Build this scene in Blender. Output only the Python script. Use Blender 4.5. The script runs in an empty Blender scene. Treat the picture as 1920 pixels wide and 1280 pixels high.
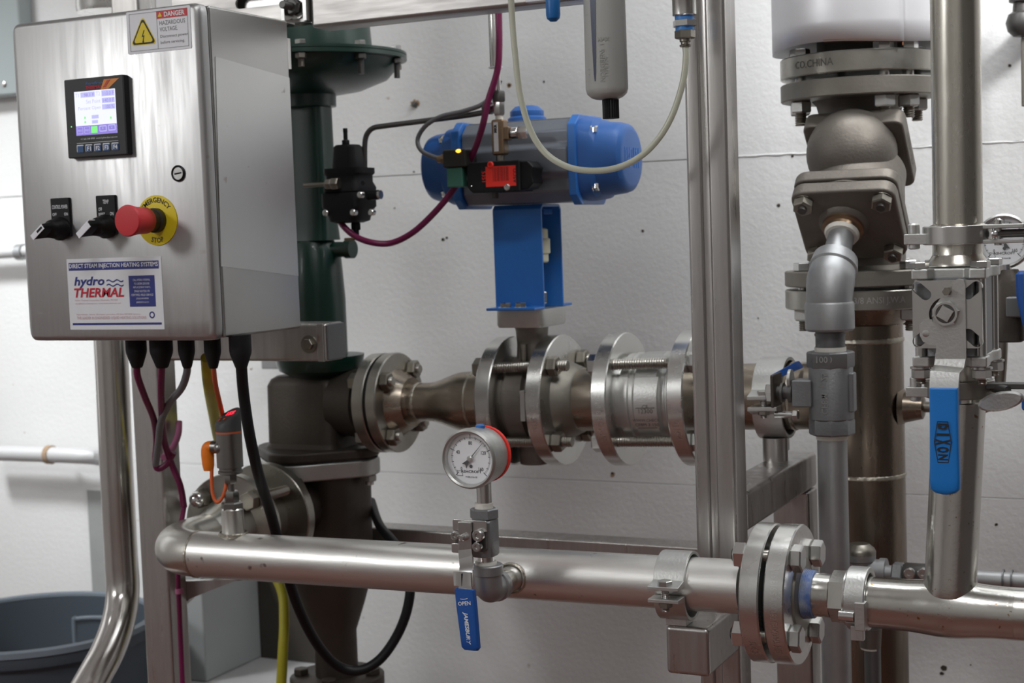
import bpy, math, random
from mathutils import Vector as V, Matrix
random.seed(7)
S = bpy.context.scene
COL = S.collection
# ------------------------------------------------------------------ camera
H = 1.40                                   # eye height above the floor
YAW, PIT, ROL, F = .448431, .072943, .0355441, 2833.76
CAM = V((0, 0, H))
_f = V((-math.sin(YAW)*math.cos(PIT), math.cos(YAW)*math.cos(PIT), -math.sin(PIT)))
_r = V((math.cos(YAW), math.sin(YAW), 0)); _u = _r.cross(_f)
RT = _r*math.cos(ROL) - _u*math.sin(ROL)
UP = _u*math.cos(ROL) + _r*math.sin(ROL)
cd = bpy.data.cameras.new('camera'); cam = bpy.data.objects.new('camera', cd); COL.objects.link(cam)
cam.matrix_world = Matrix(((RT.x, UP.x, -_f.x, CAM.x), (RT.y, UP.y, -_f.y, CAM.y), (RT.z, UP.z, -_f.z, CAM.z), (0, 0, 0, 1)))
cd.sensor_width = 36; cd.lens = 36*F/1920; cd.clip_start = .05; cd.clip_end = 50
cd.dof.use_dof = True; cd.dof.focus_distance = 1.62; cd.dof.aperture_fstop = 9
S.camera = cam
# ------------------------------------------------------------------ world, lamps, exposure
w = bpy.data.worlds.new('world'); S.world = w; w.use_nodes = True
w.node_tree.nodes['Background'].inputs[0].default_value = (.8, .9, 1, 1)
w.node_tree.nodes['Background'].inputs[1].default_value = .3
def area(name, loc, target, sx, sy, power, col=(1, 1, 1)):
    l = bpy.data.lights.new(name, 'AREA'); l.shape = 'RECTANGLE'; l.size = sx; l.size_y = sy; l.energy = power; l.color = col
    o = bpy.data.objects.new(name, l); COL.objects.link(o); o.location = loc
    o.rotation_euler = (V(target)-V(loc)).to_track_quat('-Z', 'Y').to_euler(); return o
area('front_fill', (-2.95, -1.3, 2.75), (-1.3, 2.2, 1.2), .6, .6, 23, (.98, .99, 1))  # unseen fill added to brighten the cabinet front
area('upper_wall_fill', (-.15, 1.98, 2.75), (-.25, 2.20, 0), 1.3, .12, 12, (.95, .98, 1))  # unseen light added for the top-to-bottom falloff on the wall
area('room_lamp', (.4, -.9, 4.3), (.4, -.9, 0), 1.4, .5, 46, (.98, .985, 1))
area('right_wall_fill', (.7, 1.5, 2.6), (-.40, 2.42, 1.85), .5, .3, 3.6, (.98, .99, 1)).data.spread = .9  # unseen light added to lift the right part of the wall
area('left_wall_fill', (-2.75, 1.1, 2.8), (-2.2, 2.42, 1.15), .5, .3, 2.7, (.95, .98, 1)).data.spread = .7  # unseen light added to keep the left wall bright
area('left_side_fill', (-3.18, 1.85, 1.50), (-2.3, 2.38, 1.1), .7, 1.3, 2, (.96, .98, 1))  # made-up source brightening the left end of the wall
S.view_settings.view_transform = 'Standard'; S.view_settings.look = 'None'
S.view_settings.exposure = .1; S.view_settings.gamma = 1; S.view_settings.use_curve_mapping = False

# ------------------------------------------------------------------ placing from image measurements
def ray(px, py):
    return (_f + RT*((px-960)/F) + UP*((640-py)/F))
def A(px, py, Y):                          # the point seen at px,py on the vertical plane y=Y
    d = ray(px, py); return CAM + d*(Y/d.y)
def AZ(px, py, z):
    d = ray(px, py); return CAM + d*((z-H)/d.z)
def AX(px, py, X):
    d = ray(px, py); return CAM + d*(X/d.x)
def sc(P):                                 # pixels per metre at P
    return F/((P-CAM).dot(_f))
def R(wpx, P): return wpx/2/sc(P)
X_, Y_, Z_ = V((1, 0, 0)), V((0, 1, 0)), V((0, 0, 1))

# ------------------------------------------------------------------ mesh builder
def perp(ax):
    ax = ax.normalized()
    t = Z_ if abs(ax.z) < .9 else Y_
    u = t.cross(ax).normalized(); return u, ax.cross(u).normalized()
class MB:
    def __init__(s): s.v = []; s.f = []
    def add(s, vs, fs):
        n = len(s.v); s.v += [V(p) for p in vs]; s.f += [tuple(i+n for i in f) for f in fs]; return s
    def box(s, c, size, u=X_, v=Y_, w=Z_):
        c = V(c); a, b, d = size[0]/2, size[1]/2, size[2]/2
        vs = [c+u*(a*i)+v*(b*j)+w*(d*k) for k in (-1, 1) for j in (-1, 1) for i in (-1, 1)]
        return s.add(vs, [(0, 2, 3, 1), (4, 5, 7, 6), (0, 1, 5, 4), (2, 6, 7, 3), (0, 4, 6, 2), (1, 3, 7, 5)])
    def b2(s, lo, hi):
        lo, hi = V(lo), V(hi); return s.box((lo+hi)/2, [abs(x) for x in (hi-lo)])
    def lathe(s, o, ax, prof, n=32, u=None, ph=0, cap=True):
        ax = ax.normalized()
        if u is None: u, w = perp(ax)
        else: w = ax.cross(u).normalized()
        rings = []; vs = []; fs = []
        for t, r in prof:
            if r < 1e-6: rings.append([len(vs)]); vs.append(o+ax*t)
            else:
                rings.append(list(range(len(vs), len(vs)+n)))
                vs += [o+ax*t+(u*math.cos(ph+2*math.pi*k/n)+w*math.sin(ph+2*math.pi*k/n))*r for k in range(n)]
        for a, b in zip(rings, rings[1:]):
            for k in range(n):
                k2 = (k+1) % n
                if len(a) == 1 and len(b) == 1: break
                if len(a) == 1: fs.append((a[0], b[k2], b[k]))
                elif len(b) == 1: fs.append((a[k], a[k2], b[0]))
                else: fs.append((a[k], a[k2], b[k2], b[k]))
        if cap:
            if len(rings[0]) > 1: fs.append(tuple(reversed(rings[0])))
            if len(rings[-1]) > 1: fs.append(tuple(rings[-1]))
        return s.add(vs, fs)
    def cyl(s, p0, p1, r0, r1=None, n=32, **k):
        d = p1-p0; r1 = r0 if r1 is None else r1
        return s.lathe(p0, d, [(0, r0), (d.length, r1)], n, **k)
    def ring(s, o, ax, r0, r1, h, n=48):       # annulus of height h
        return s.lathe(o, ax, [(0, r0), (0, r1), (h, r1), (h, r0), (0, r0)], n, cap=False)
    def hex(s, p0, ax, r, h, ph=0, c=.12):
        return s.lathe(p0, ax, [(0, r*(1-c)), (h*.12, r), (h*.88, r), (h, r*(1-c))], 6, ph=ph)
    def thread(s, p0, p1, r, pitch=.0018, n=16):
        d = p1-p0; L = d.length; k = max(2, int(L/pitch)); pr = []
        for i in range(k):
            pr += [(L*i/k, r*.84), (L*(i+.5)/k, r)]
        pr.append((L, r*.85))
        return s.lathe(p0, d, pr, n)
    def sphere(s, c, r, n=20, ax=Z_, sq=1):
        m = n//2
        return s.lathe(c, ax, [(-r*sq*math.cos(math.pi*i/m), r*math.sin(math.pi*i/m)) for i in range(m+1)], n)
    def tube(s, pts, r, n=14, sub=8, cap=True):
        pts = [V(p) for p in pts]; P = []; Rr = []
        rr = r if isinstance(r, (list, tuple)) else [r]*len(pts)
        q = [pts[0]*2-pts[1]]+pts+[pts[-1]*2-pts[-2]]; qr = [rr[0]]+list(rr)+[rr[-1]]
        if sub == 0: P, Rr = pts, list(rr)
        else:
            for i in range(1, len(q)-2):
                for k in range(sub):
                    t = k/sub; a, b, c, d = q[i-1:i+3]
                    P.append(.5*((2*b)+(c-a)*t+(2*a-5*b+4*c-d)*t*t+(-a+3*b-3*c+d)*t*t*t))
                    Rr.append(qr[i]*(1-t)+qr[i+1]*t)
            P.append(q[-2]); Rr.append(qr[-2])
        T = [(P[min(i+1, len(P)-1)]-P[max(i-1, 0)]).normalized() for i in range(len(P))]
        u, _ = perp(T[0]); vs = []; fs = []
        for i, p in enumerate(P):
            u = (u-T[i]*u.dot(T[i])).normalized(); w = T[i].cross(u)
            vs += [p+(u*math.cos(2*math.pi*k/n)+w*math.sin(2*math.pi*k/n))*Rr[i] for k in range(n)]
        for i in range(len(P)-1):
            for k in range(n):
                k2 = (k+1) % n; fs.append((i*n+k, i*n+k2, (i+1)*n+k2, (i+1)*n+k))
        if cap: fs += [tuple(reversed(range(n))), tuple(range((len(P)-1)*n, len(P)*n))]
        return s.add(vs, fs)
    def prism(s, poly, o, u, v, w, d):
        n = len(poly); vs = [o+u*a+v*b for a, b in poly]+[o+u*a+v*b+w*d for a, b in poly]
        fs = [tuple(reversed(range(n))), tuple(range(n, 2*n))]+[(i, (i+1) % n, n+(i+1) % n, n+i) for i in range(n)]
        return s.add(vs, fs)
    def loft(s, o, ax, u, secs, n=40):         # superellipse sections (t, a, b, exponent[, du, dw])
        w = ax.cross(u).normalized(); vs = []; fs = []
        for q in secs:
            t, a, b, e = q[:4]; du, dw = (q[4], q[5]) if len(q) > 4 else (0, 0)
            for k in range(n):
                th = 2*math.pi*(k+.5)/n; c, d = math.cos(th), math.sin(th)
                vs.append(o+ax*t+u*(du+a*math.copysign(abs(c)**(2/e), c))+w*(dw+b*math.copysign(abs(d)**(2/e), d)))
        m = len(secs)
        for i in range(m-1):
            for k in range(n):
                k2 = (k+1) % n; fs.append((i*n+k, i*n+k2, (i+1)*n+k2, (i+1)*n+k))
        fs += [tuple(reversed(range(n))), tuple(range((m-1)*n, m*n))]
        return s.add(vs, fs)
def rpoly(w, h, r, n=5, cx=0, cy=0):
    p = []
    for sx, sy, a0 in ((1, 1, 0), (-1, 1, 90), (-1, -1, 180), (1, -1, 270)):
        for k in range(n+1):
            a = math.radians(a0+90*k/n); p.append((cx+sx*(w/2-r)+r*math.cos(a), cy+sy*(h/2-r)+r*math.sin(a)))
    return p
def plate2d(outer, holes, th, o, u, v, w):     # flat plate with holes, as (verts, faces)
    c = bpy.data.curves.new('plate', 'CURVE'); c.dimensions = '2D'; c.fill_mode = 'BOTH'; c.extrude = th/2
    for pl in [outer]+holes:
        sp = c.splines.new('POLY'); sp.points.add(len(pl)-1); sp.use_cyclic_u = True
        for q, (a, b) in zip(sp.points, pl): q.co = (a, b, 0, 1)
    ob = bpy.data.objects.new('plate', c); me = bpy.data.meshes.new_from_object(ob)
    r = ([o+u*q.co.x+v*q.co.y+w*(q.co.z+th/2) for q in me.vertices], [tuple(f.vertices) for f in me.polygons])
    bpy.data.objects.remove(ob); bpy.data.curves.remove(c); bpy.data.meshes.remove(me); return r
def txt(s, size, o=None, u=X_, v=Z_, xs=1, align='CENTER', bold=0, fn=None, shear=0, ls=1):
    c = bpy.data.curves.new('t', 'FONT'); c.body = s; c.size = size; c.align_x = align; c.align_y = 'CENTER'
    c.offset = bold; c.shear = shear; c.space_line = ls; c.resolution_u = 2
    ob = bpy.data.objects.new('t', c); me = bpy.data.meshes.new_from_object(ob)
    fn = fn or (lambda a, b: o+u*(a*xs)+v*b)
    r = ([fn(q.co.x, q.co.y) for q in me.vertices], [tuple(f.vertices) for f in me.polygons])
    bpy.data.objects.remove(ob); bpy.data.curves.remove(c); bpy.data.meshes.remove(me); return r
def around(o, ax, ref, r, a0, t0, xs=1, flip=1):
    """text running round a cylinder: x goes along the circumference, y along the axis"""
    ax = ax.normalized(); ref = (ref-ax*ref.dot(ax)).normalized(); w = ax.cross(ref)
    def fn(a, b):
        th = math.radians(a0)+flip*a*xs/r
        return o+ax*(t0+b*flip)+(ref*math.cos(th)+w*math.sin(th))*r
    return fn
def empty(name, loc, label, cat, group=None):
    o = bpy.data.objects.new(name, None); COL.objects.link(o); o.location = loc; o.empty_display_size = .02
    o['label'] = label; o['category'] = cat
    if group: o['group'] = group
    return o
def obj(name, mb, mat, parent=None, bevel=0, seg=2, angle=35, label=None, cat=None, group=None, kind=None):
    """ONE mesh object; its origin sits at its parent's origin or at the base of its own bounds"""
    if isinstance(mb, tuple): mb = MB().add(*mb)
    me = bpy.data.meshes.new(name)
    if parent is not None: org = WL[parent.name]
    else:
        xs = [p.x for p in mb.v]; ys = [p.y for p in mb.v]; zs = [p.z for p in mb.v]
        org = V(((min(xs)+max(xs))/2, (min(ys)+max(ys))/2, min(zs)))
    me.from_pydata([p-org for p in mb.v], [], mb.f); me.update()
    import bmesh
    bm = bmesh.new(); bm.from_mesh(me); bmesh.ops.recalc_face_normals(bm, faces=bm.faces); bm.to_mesh(me); bm.free()
    me.shade_smooth(); me.set_sharp_from_angle(angle=math.radians(angle))
    me.materials.append(M[mat])
    o = bpy.data.objects.new(name, me); COL.objects.link(o)
    if parent is None: o.location = org
    else: o.parent = parent
    WL[o.name] = org
    if bevel:
        b = o.modifiers.new('bevel', 'BEVEL'); b.width = bevel; b.segments = seg; b.limit_method = 'ANGLE'; b.angle_limit = math.radians(40); b.harden_normals = True
    if label: o['label'] = label
    if cat: o['category'] = cat
    if group: o['group'] = group
    if kind: o['kind'] = kind
    return o
WL = {}
def thing(name, loc, label, cat, group=None):
    o = empty(name, loc, label, cat, group); WL[o.name] = V(loc); return o

# ------------------------------------------------------------------ materials
M = {}
def mat(name, col, rough=.5, metal=0, bump=0, bscale=200, var=0, vscale=8, col2=None, stretch=None, emit=None, es=1, trans=0, rvar=0, coat=0, spec=.5, aniso=0, alpha=1, spots=None):
    m = bpy.data.materials.new(name); m.use_nodes = True; nt = m.node_tree; N = nt.nodes; L = nt.links
    b = N['Principled BSDF']; b.inputs['Base Color'].default_value = (*col, 1); b.inputs['Roughness'].default_value = rough
    b.inputs['Metallic'].default_value = metal; b.inputs['Specular IOR Level'].default_value = spec
    if trans: b.inputs['Transmission Weight'].default_value = trans
    if coat: b.inputs['Coat Weight'].default_value = coat
    if alpha < 1: b.inputs['Alpha'].default_value = alpha
    if emit: b.inputs['Emission Color'].default_value = (*emit, 1); b.inputs['Emission Strength'].default_value = es
    tc = N.new('ShaderNodeTexCoord'); mp = N.new('ShaderNodeMapping'); L.new(tc.outputs['Object'], mp.inputs[0])
    if stretch: mp.inputs['Scale'].default_value = stretch
    colout = None
    if var or rvar:
        n = N.new('ShaderNodeTexNoise'); n.inputs['Scale'].default_value = vscale; n.inputs['Detail'].default_value = 5; n.inputs['Roughness'].default_value = .65; L.new(mp.outputs[0], n.inputs['Vector'])
        cr = N.new('ShaderNodeMapRange'); cr.inputs[1].default_value = .3; cr.inputs[2].default_value = .7; L.new(n.outputs['Fac'], cr.inputs[0])
        if var:
            mx = N.new('ShaderNodeMix'); mx.data_type = 'RGBA'
            c2 = col2 or tuple(c*(1-var) for c in col)
            mx.inputs[6].default_value = (*col, 1); mx.inputs[7].default_value = (*c2, 1)
            ml = N.new('ShaderNodeMath'); ml.operation = 'MULTIPLY'; ml.inputs[1].default_value = 1 if not col2 else var; L.new(cr.outputs[0], ml.inputs[0])
            L.new(ml.outputs[0], mx.inputs[0]); colout = mx.outputs[2]
        if rvar:
            rr = N.new('ShaderNodeMapRange'); rr.inputs[3].default_value = max(.02, rough-rvar); rr.inputs[4].default_value = min(1, rough+rvar)
            L.new(cr.outputs[0], rr.inputs[0]); L.new(rr.outputs[0], b.inputs['Roughness'])
    if spots:                                  # small stains: (scale, threshold, colour)
        v = N.new('ShaderNodeTexNoise'); v.inputs['Scale'].default_value = spots[0]; v.inputs['Detail'].default_value = 2; L.new(tc.outputs['Object'], v.inputs['Vector'])
        g = N.new('ShaderNodeMapRange'); g.inputs[1].default_value = spots[1]; g.inputs[2].default_value = spots[1]+.06; L.new(v.outputs['Fac'], g.inputs[0])
        mx = N.new('ShaderNodeMix'); mx.data_type = 'RGBA'; L.new(g.outputs[0], mx.inputs[0]); mx.inputs[7].default_value = (*spots[2], 1)
        if colout: L.new(colout, mx.inputs[6])
        else: mx.inputs[6].default_value = (*col, 1)
        colout = mx.outputs[2]
    if colout: L.new(colout, b.inputs['Base Color'])
    if bump:
        n2 = N.new('ShaderNodeTexNoise'); n2.inputs['Scale'].default_value = bscale; n2.inputs['Detail'].default_value = 4; L.new(mp.outputs[0], n2.inputs['Vector'])
        bp = N.new('ShaderNodeBump'); bp.inputs['Strength'].default_value = bump; bp.inputs['Distance'].default_value = .001
        L.new(n2.outputs['Fac'], bp.inputs['Height']); L.new(bp.outputs[0], b.inputs['Normal'])
    M[name] = m; return m
mat('wall', (.80, .80, .79), .75, bump=.8, bscale=110, var=.07, vscale=3, spots=(38, .74, (.45, .40, .33)))
mat('wall_strip', (.36, .37, .36), .8, bump=.3, bscale=60, var=.15)
mat('ceiling', (.75, .75, .74), .8)
mat('room_wall', (.62, .62, .60), .8)
mat('dark_wall', (.16, .155, .15), .8)
mat('floor', (.20, .075, .055), .45, var=.3, vscale=6)
mat('concrete', (.55, .54, .54), .8, bump=.4, bscale=90, var=.12)
mat('wall_hole', (.05, .04, .03), .9)
mat('rust', (.30, .17, .08), .9, var=.5, vscale=90, col2=(.6, .52, .42))
mat('cabinet', (.56, .555, .55), .43, 1, var=.12, vscale=5, stretch=(14, 14, 1), rvar=.08, spots=(26, .76, (.33, .27, .22)))
mat('side_sheet', (.66, .66, .645), .40, 1, var=.06, vscale=3, spots=(40, .72, (.35, .31, .27)))
mat('cabinet_side', (.50, .495, .48), .33, 1, var=.10, vscale=2.5, stretch=(1, 1, 3), rvar=.03, spots=(30, .74, (.30, .25, .2)))
mat('frame', (.60, .58, .56), .34, 1, var=.22, vscale=6, stretch=(12, 12, 1), rvar=.1, bump=.08, bscale=60)
mat('beam', (.56, .54, .52), .42, 1, var=.2, vscale=5, stretch=(1, 10, 10), rvar=.1, spots=(14, .68, (.40, .25, .16)))
mat('pipe', (.86, .845, .81), .42, 1, var=.16, vscale=7, stretch=(1, 7, 7), rvar=.1, bump=.06, bscale=90, spots=(55, .70, (.30, .27, .25)))
mat('elbow_pipe', (.74, .72, .67), .34, 1, var=.2, vscale=12, rvar=.08, bump=.08)
mat('tube', (.74, .725, .68), .22, 1, var=.15, vscale=8, rvar=.08, bump=.10, bscale=260, spots=(170, .68, (.30, .18, .07)))
mat('tube_up', (.74, .71, .63), .26, 1, var=.22, vscale=7, stretch=(6, 6, 1), rvar=.08)
mat('left_tube', (.70, .67, .64), .20, 1, var=.15, vscale=6, stretch=(6, 6, 1), rvar=.08)
mat('flange', (.76, .755, .73), .26, 1, var=.10, vscale=10, rvar=.06, bump=.06, bscale=300)
mat('flange_old', (.50, .48, .43), .33, 1, var=.22, vscale=14, rvar=.1, bump=.1)
mat('flange_dull', (.33, .31, .27), .5, .9, var=.2, vscale=14, bump=.2)
mat('spool', (.40, .345, .28), .33, 1, var=.35, vscale=8, rvar=.1, stretch=(1, 4, 4), bump=.06)
mat('riser', (.30, .25, .20), .30, 1, var=.35, vscale=6, rvar=.1, stretch=(5, 5, 1))
mat('cast', (.235, .212, .185), .56, .75, bump=.35, bscale=260, var=.18, vscale=12, rvar=.08)
mat('cast_dark', (.085, .072, .060), .5, .6, bump=.3, bscale=240, var=.2, vscale=10, rvar=.08)
mat('cast_light', (.62, .62, .60), .42, .9, bump=.25, bscale=320, var=.12, vscale=16)
mat('galv', (.46, .465, .47), .48, .8, bump=.15, bscale=200, var=.22, vscale=14)
mat('galv_dark', (.23, .235, .24), .48, .8, bump=.2, bscale=200, var=.2, vscale=12)
mat('valve_grey', (.30, .305, .31), .5, .75, bump=.35, bscale=300, var=.15, vscale=20)
mat('bolt', (.66, .655, .64), .25, 1, var=.1, vscale=30)
mat('bolt_old', (.36, .335, .29), .38, 1, var=.25, vscale=30)
mat('stud', (.46, .44, .40), .3, 1)
mat('bright', (.80, .80, .79), .16, 1)
mat('dark_metal', (.12, .115, .11), .45, .7)
mat('gap', (.012, .012, .012), .8)
mat('tape', (.80, .77, .70), .7, bump=.6, bscale=200)
mat('tape_blue', (.06, .16, .50), .6, var=1, vscale=45, col2=(.50, .52, .50), bump=.6, bscale=250)
mat('green', (.004, .034, .022), .35, var=.3, vscale=8, coat=.2)
mat('blue', (.025, .17, .56), .35, coat=.2, var=.12, vscale=10)
mat('blue_cap', (.03, .13, .42), .45, var=.2, vscale=10)
mat('grip', (.01, .21, .66), .38, var=.06, vscale=10)
mat('grip_dark', (.01, .09, .38), .4, var=.12, vscale=14)
mat('alu', (.26, .285, .33), .42, .55, var=.18, vscale=9, bump=.1)
mat('alu_top', (.42, .42, .41), .7, .2, var=.3, vscale=20)
mat('black', (.008, .008, .009), .45, spec=.3)
mat('black_matt', (.011, .011, .012), .6, spec=.3, bump=.2)
mat('charcoal', (.028, .029, .031), .5)
mat('coil', (.025, .022, .018), .4)
mat('coil_green', (.045, .16, .115), .5)
mat('brass', (.36, .25, .16), .35, .9, var=.2, vscale=30)
mat('nickel', (.7, .69, .67), .25, 1)
mat('red', (.62, .035, .045), .5)
mat('red_print', (.95, .04, .025), .55)
mat('red_text', (.55, .015, .04), .6)
mat('yellow', (.80, .62, .01), .5)
mat('orange', (.90, .22, .01), .5)
mat('white', (.82, .83, .86), .5)
mat('white_text', (.75, .76, .80), .6)
mat('navy', (.025, .035, .22), .55)
mat('ink', (.02, .02, .022), .6)
mat('grey_ink', (.20, .20, .21), .6)
mat('pink_ink', (.65, .38, .42), .6)
mat('knob_white', (.9, .9, .95), .4)
mat('magenta', (.17, .008, .065), .42)
mat('pink', (.50, .16, .30), .5)
mat('cable_grey', (.17, .17, .18), .5)
mat('cable_yellow', (.55, .50, .03), .5, var=.15)
mat('cable_orange', (.70, .13, .03), .5)
mat('bowl', (.46, .47, .45), .42)
mat('bowl_slot', (.04, .05, .10), .2)
mat('bowl_rib', (.36, .37, .35), .45)
mat('poly_tube', (.72, .73, .60), .28, trans=.35)
mat('blue_plastic', (.01, .14, .42), .4)
mat('blue_ring', (.06, .24, .62), .4)
mat('jacket', (.84, .84, .86), .40, .3, var=.10, vscale=6)
mat('jacket_rust', (.30, .13, .06), .8)
mat('bin', (.062, .078, .098), .55, bump=.1)
mat('bin_light', (.17, .20, .235), .5)
mat('grey_box', (.33, .37, .37), .5)
mat('light_box', (.42, .44, .44), .6)
mat('brown_panel', (.055, .047, .038), .6)
mat('conduit', (.62, .62, .62), .5, .2, bump=.15)
mat('screen', (.02, .02, .03), .2, emit=(.86, .88, 1), es=1.0)
mat('screen_lilac', (.02, .02, .03), .3, emit=(.50, .50, .86), es=1.0)
mat('screen_violet', (.02, .02, .03), .3, emit=(.26, .20, .66), es=1.0)
mat('screen_pale', (.02, .02, .03), .3, emit=(.70, .66, .86), es=1.0)
mat('screen_green', (.02, .02, .03), .3, emit=(.22, .88, .22), es=1.0)
mat('hmi_blue', (.03, .09, .24), .4)
mat('hmi_flame', (.75, .25, .03), .4)
mat('hmi_flame_red', (.50, .05, .02), .4)
mat('led_red', (.1, 0, 0), .4, emit=(1, .02, .05), es=2.2)
mat('led_amber', (.5, .2, 0), .4, emit=(1, .42, .03), es=3.5)
mat('led_green', (0, .1, 0), .4, emit=(.2, 1, .2), es=1.2)
mat('dial', (.92, .93, .95), .5)
mat('ivory', (.62, .60, .45), .5)
mat('glass', (1, 1, 1), .03, alpha=.05, spec=.5)
mat('engrave', (.80, .80, .78), .3, 1)
mat('engrave_dark', (.20, .19, .17), .5, .8)
mat('weld', (.58, .54, .46), .4, 1, bump=1, bscale=220, var=.3, vscale=60)
mat('gasket', (.02, .02, .02), .8)
mat('lamp_housing', (.7, .7, .7), .5)
mat('sensor_steel', (.30, .295, .28), .33, 1, var=.15, vscale=12)
mat('sensor_head', (.07, .07, .072), .5)
# ------------------------------------------------------------------ the room
WY = 2.42                                  # back wall
XL, XR, YB, CH = -3.3, 2.9, -2.6, 4.4
zs1 = A(1220, 303, WY).z; zs2 = A(330, 868, WY).z
wb = obj('wall_back', MB().b2((XL, WY+.012, 0), (XR, WY+.15, CH)), 'wall', kind='structure')
g = .0007; g2_ = .0003
for z0, z1 in ((zs1+g, CH), (zs2+g2_, zs1-g), (0, zs2-g2_)):
    obj('wall_panel', MB().b2((XL, WY, z0), (XR, WY+.012, z1)), 'wall', wb, bevel=.0008)
def blob(px, py, r, m='wall_hole', n=9, y=WY, par=wb, name='drill_hole', k=.35):
    c = A(px, py, y); c.y = y
    poly = [(r*(1-k*random.random())*math.cos(2*math.pi*i/n), r*(1-k*random.random())*math.sin(2*math.pi*i/n)) for i in range(n)]
    return obj(name, MB().prism(poly, c, X_, Z_, -Y_, .0006), m, par)
for px, py, r in ((955, 160, .0032), (1020, 153, .0022), (1460, 385, .0036), (1205, 433, .0032), (831, 449, .004), (740, 390, .002), (776, 322, .0022), (1195, 317, .002),
                  (1486, 293, .0025), (1893, 123, .003), (1868, 983, .003), (1770, 1252, .006), (1766, 1262, .004), (838, 446, .003), (1820, 1246, .0015), (1148, 887, .003), (1422, 596, .0015)):
    blob(px, py, r)
blob(955, 160, .0055, 'rust', 12, WY+.0004, name='rust_stain')
blob(778, 195, .011, 'rust', 16, WY+.0003, name='rust_stain', k=.5)
blob(1149, 890, .006, 'rust', 11, WY+.0004, name='rust_stain', k=.7)
s = obj('anchor_bolt', MB().cyl(A(779, 196, WY), A(779, 196, WY)-Y_*.006, .0052, n=14).hex(A(779, 196, WY)-Y_*.005, -Y_, .0035, .004), 'dark_metal', wb)
cpts = [A(px, 270+(1745-px)*.0645, WY-.0004) for px in range(1380, 1960, 12)]
obj('caulk_line', MB().tube([V((p.x, WY-.0004, zs1+.0004*math.sin(i*1.7)+.0005*math.sin(i*.37))) for i, p in enumerate(cpts)], [.0008+.0012*random.random() for _ in cpts], n=8, sub=3), 'wall', wb)
# darker patched strip low on the left of the wall
p0, p1 = A(165, 918, WY), A(222, 1300, WY)
obj('patch_strip', MB().b2((p0.x, WY-.004, p1.z), (p1.x, WY, p0.z)), 'wall_strip', wb)
obj('floor', MB().b2((XL, YB, -.1), (XR, WY, 0)), 'floor', kind='structure')
obj('ceiling', MB().b2((XL, YB, CH), (XR, WY, CH+.1)), 'ceiling', kind='structure')
obj('wall_left', MB().b2((XL-.1, YB, 0), (XL, WY, CH)), 'wall', kind='structure')
obj('wall_right', MB().b2((XR, YB, 0), (XR+.1, WY, CH)), 'dark_wall', kind='structure')
obj('wall_front', MB().b2((XL, YB-.1, 0), (XR, YB, CH)), 'room_wall', kind='structure')
wf = obj('added_window_1', MB().b2((XL-.02, 1.4, .85), (XL+.03, 2.3, .90)), 'lamp_housing', kind='structure')  # frame invented to go with the added fill at the left
for nm, bx in (('added_window_head', ((XL-.02, 1.4, 2.25), (XL+.03, 2.3, 2.30))), ('added_window_jamb', ((XL-.02, 1.4, .90), (XL+.03, 1.45, 2.25))), ('added_window_jamb', ((XL-.02, 2.25, .90), (XL+.03, 2.3, 2.25)))):
    obj(nm, MB().b2(*bx), 'lamp_housing', wf)
# painted concrete plinth along the wall, lower left
zt = A(520, 1232, WY).z; xa, xb = A(250, 1250, WY).x, A(640, 1250, WY).x
obj('trim_1', MB().b2((xa, 1.98, 0), (xb, WY, zt)), 'concrete', kind='structure', bevel=.006)
xs = A(480, 1150, 2.40).x; zb_ = A(480, 1050, 2.3).z
obj('junction_box', MB().b2((xs-.12, 2.235, zt), (xs, WY, zb_)), 'light_box', bevel=.004, label='pale grey steel box standing on the plinth beside the left frame post', cat='box')
p0 = A(478, 1040, WY-.01)
obj('backing_plate', MB().b2((xs+.002, WY-.012, zt), (A(600, 1150, WY).x, WY, p0.z)), 'brown_panel', bevel=.001, label='dark brown plate on the wall behind the yellow cable', cat='panel')
# grey-green box high on the left wall, wall conduits
c0, c1 = A(-160, 0, 2.38), A(44, 176, 2.38)
gb = obj('wall_box', MB().b2((c0.x, 2.38, c1.z), (c1.x, WY, 2.6)), 'grey_box', bevel=.006, label='grey-green box mounted on the wall behind the steel cabinet, top left', cat='box')
obj('screw', MB().lathe(A(8, 158, 2.38), -Y_, [(0, .006), (.002, .006), (.004, .003), (.004, 0)], 16), 'nickel', gb)
def pipe_x(name, pa, pb, r, m, **k):
    return obj(name, MB().cyl(pa, pb, r, n=24), m, **k)
a, b = A(-40, 848, 2.36), A(186, 858, 2.36); rr = R(30, b)
t = thing('wall_conduit', a, 'white painted conduit along the wall above the grey bin, with a brown strap', 'pipe')
obj('pipe', MB().tube([a, A(60, 851, 2.36), A(165, 855, 2.36), A(186, 858, 2.40)], rr, sub=6, n=20), 'conduit', t)
obj('strap', MB().ring(A(90, 852, 2.36), X_, rr, rr+.003, .012), 'rust', t)
t = thing('wall_conduit', A(0, 475, 2.3), 'thin grey conduit ending behind the left edge of the steel cabinet', 'pipe')
obj('pipe', MB().cyl(A(-60, 478, 2.38), A(60, 470, 2.38), R(22, A(20, 474, 2.38)), n=20), 'conduit', t)
obj('coupling', MB().cyl(A(34, 473, 2.38), A(46, 472, 2.38), R(30, A(20, 474, 2.38)), n=20), 'galv', t)
# small grey box behind the valve
c0, c1 = A(465, 662, 2.30), A(507, 696, 2.30)
t = obj('cover_plate', MB().b2((c0.x, 2.34, c1.z), (c1.x+.02, WY, c0.z)), 'galv', bevel=.002, label='small grey cover plate on the wall behind the black cable', cat='cover')
obj('screw', MB().sphere(A(471, 691, 2.34), .003, 12), 'nickel', t)
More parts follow.
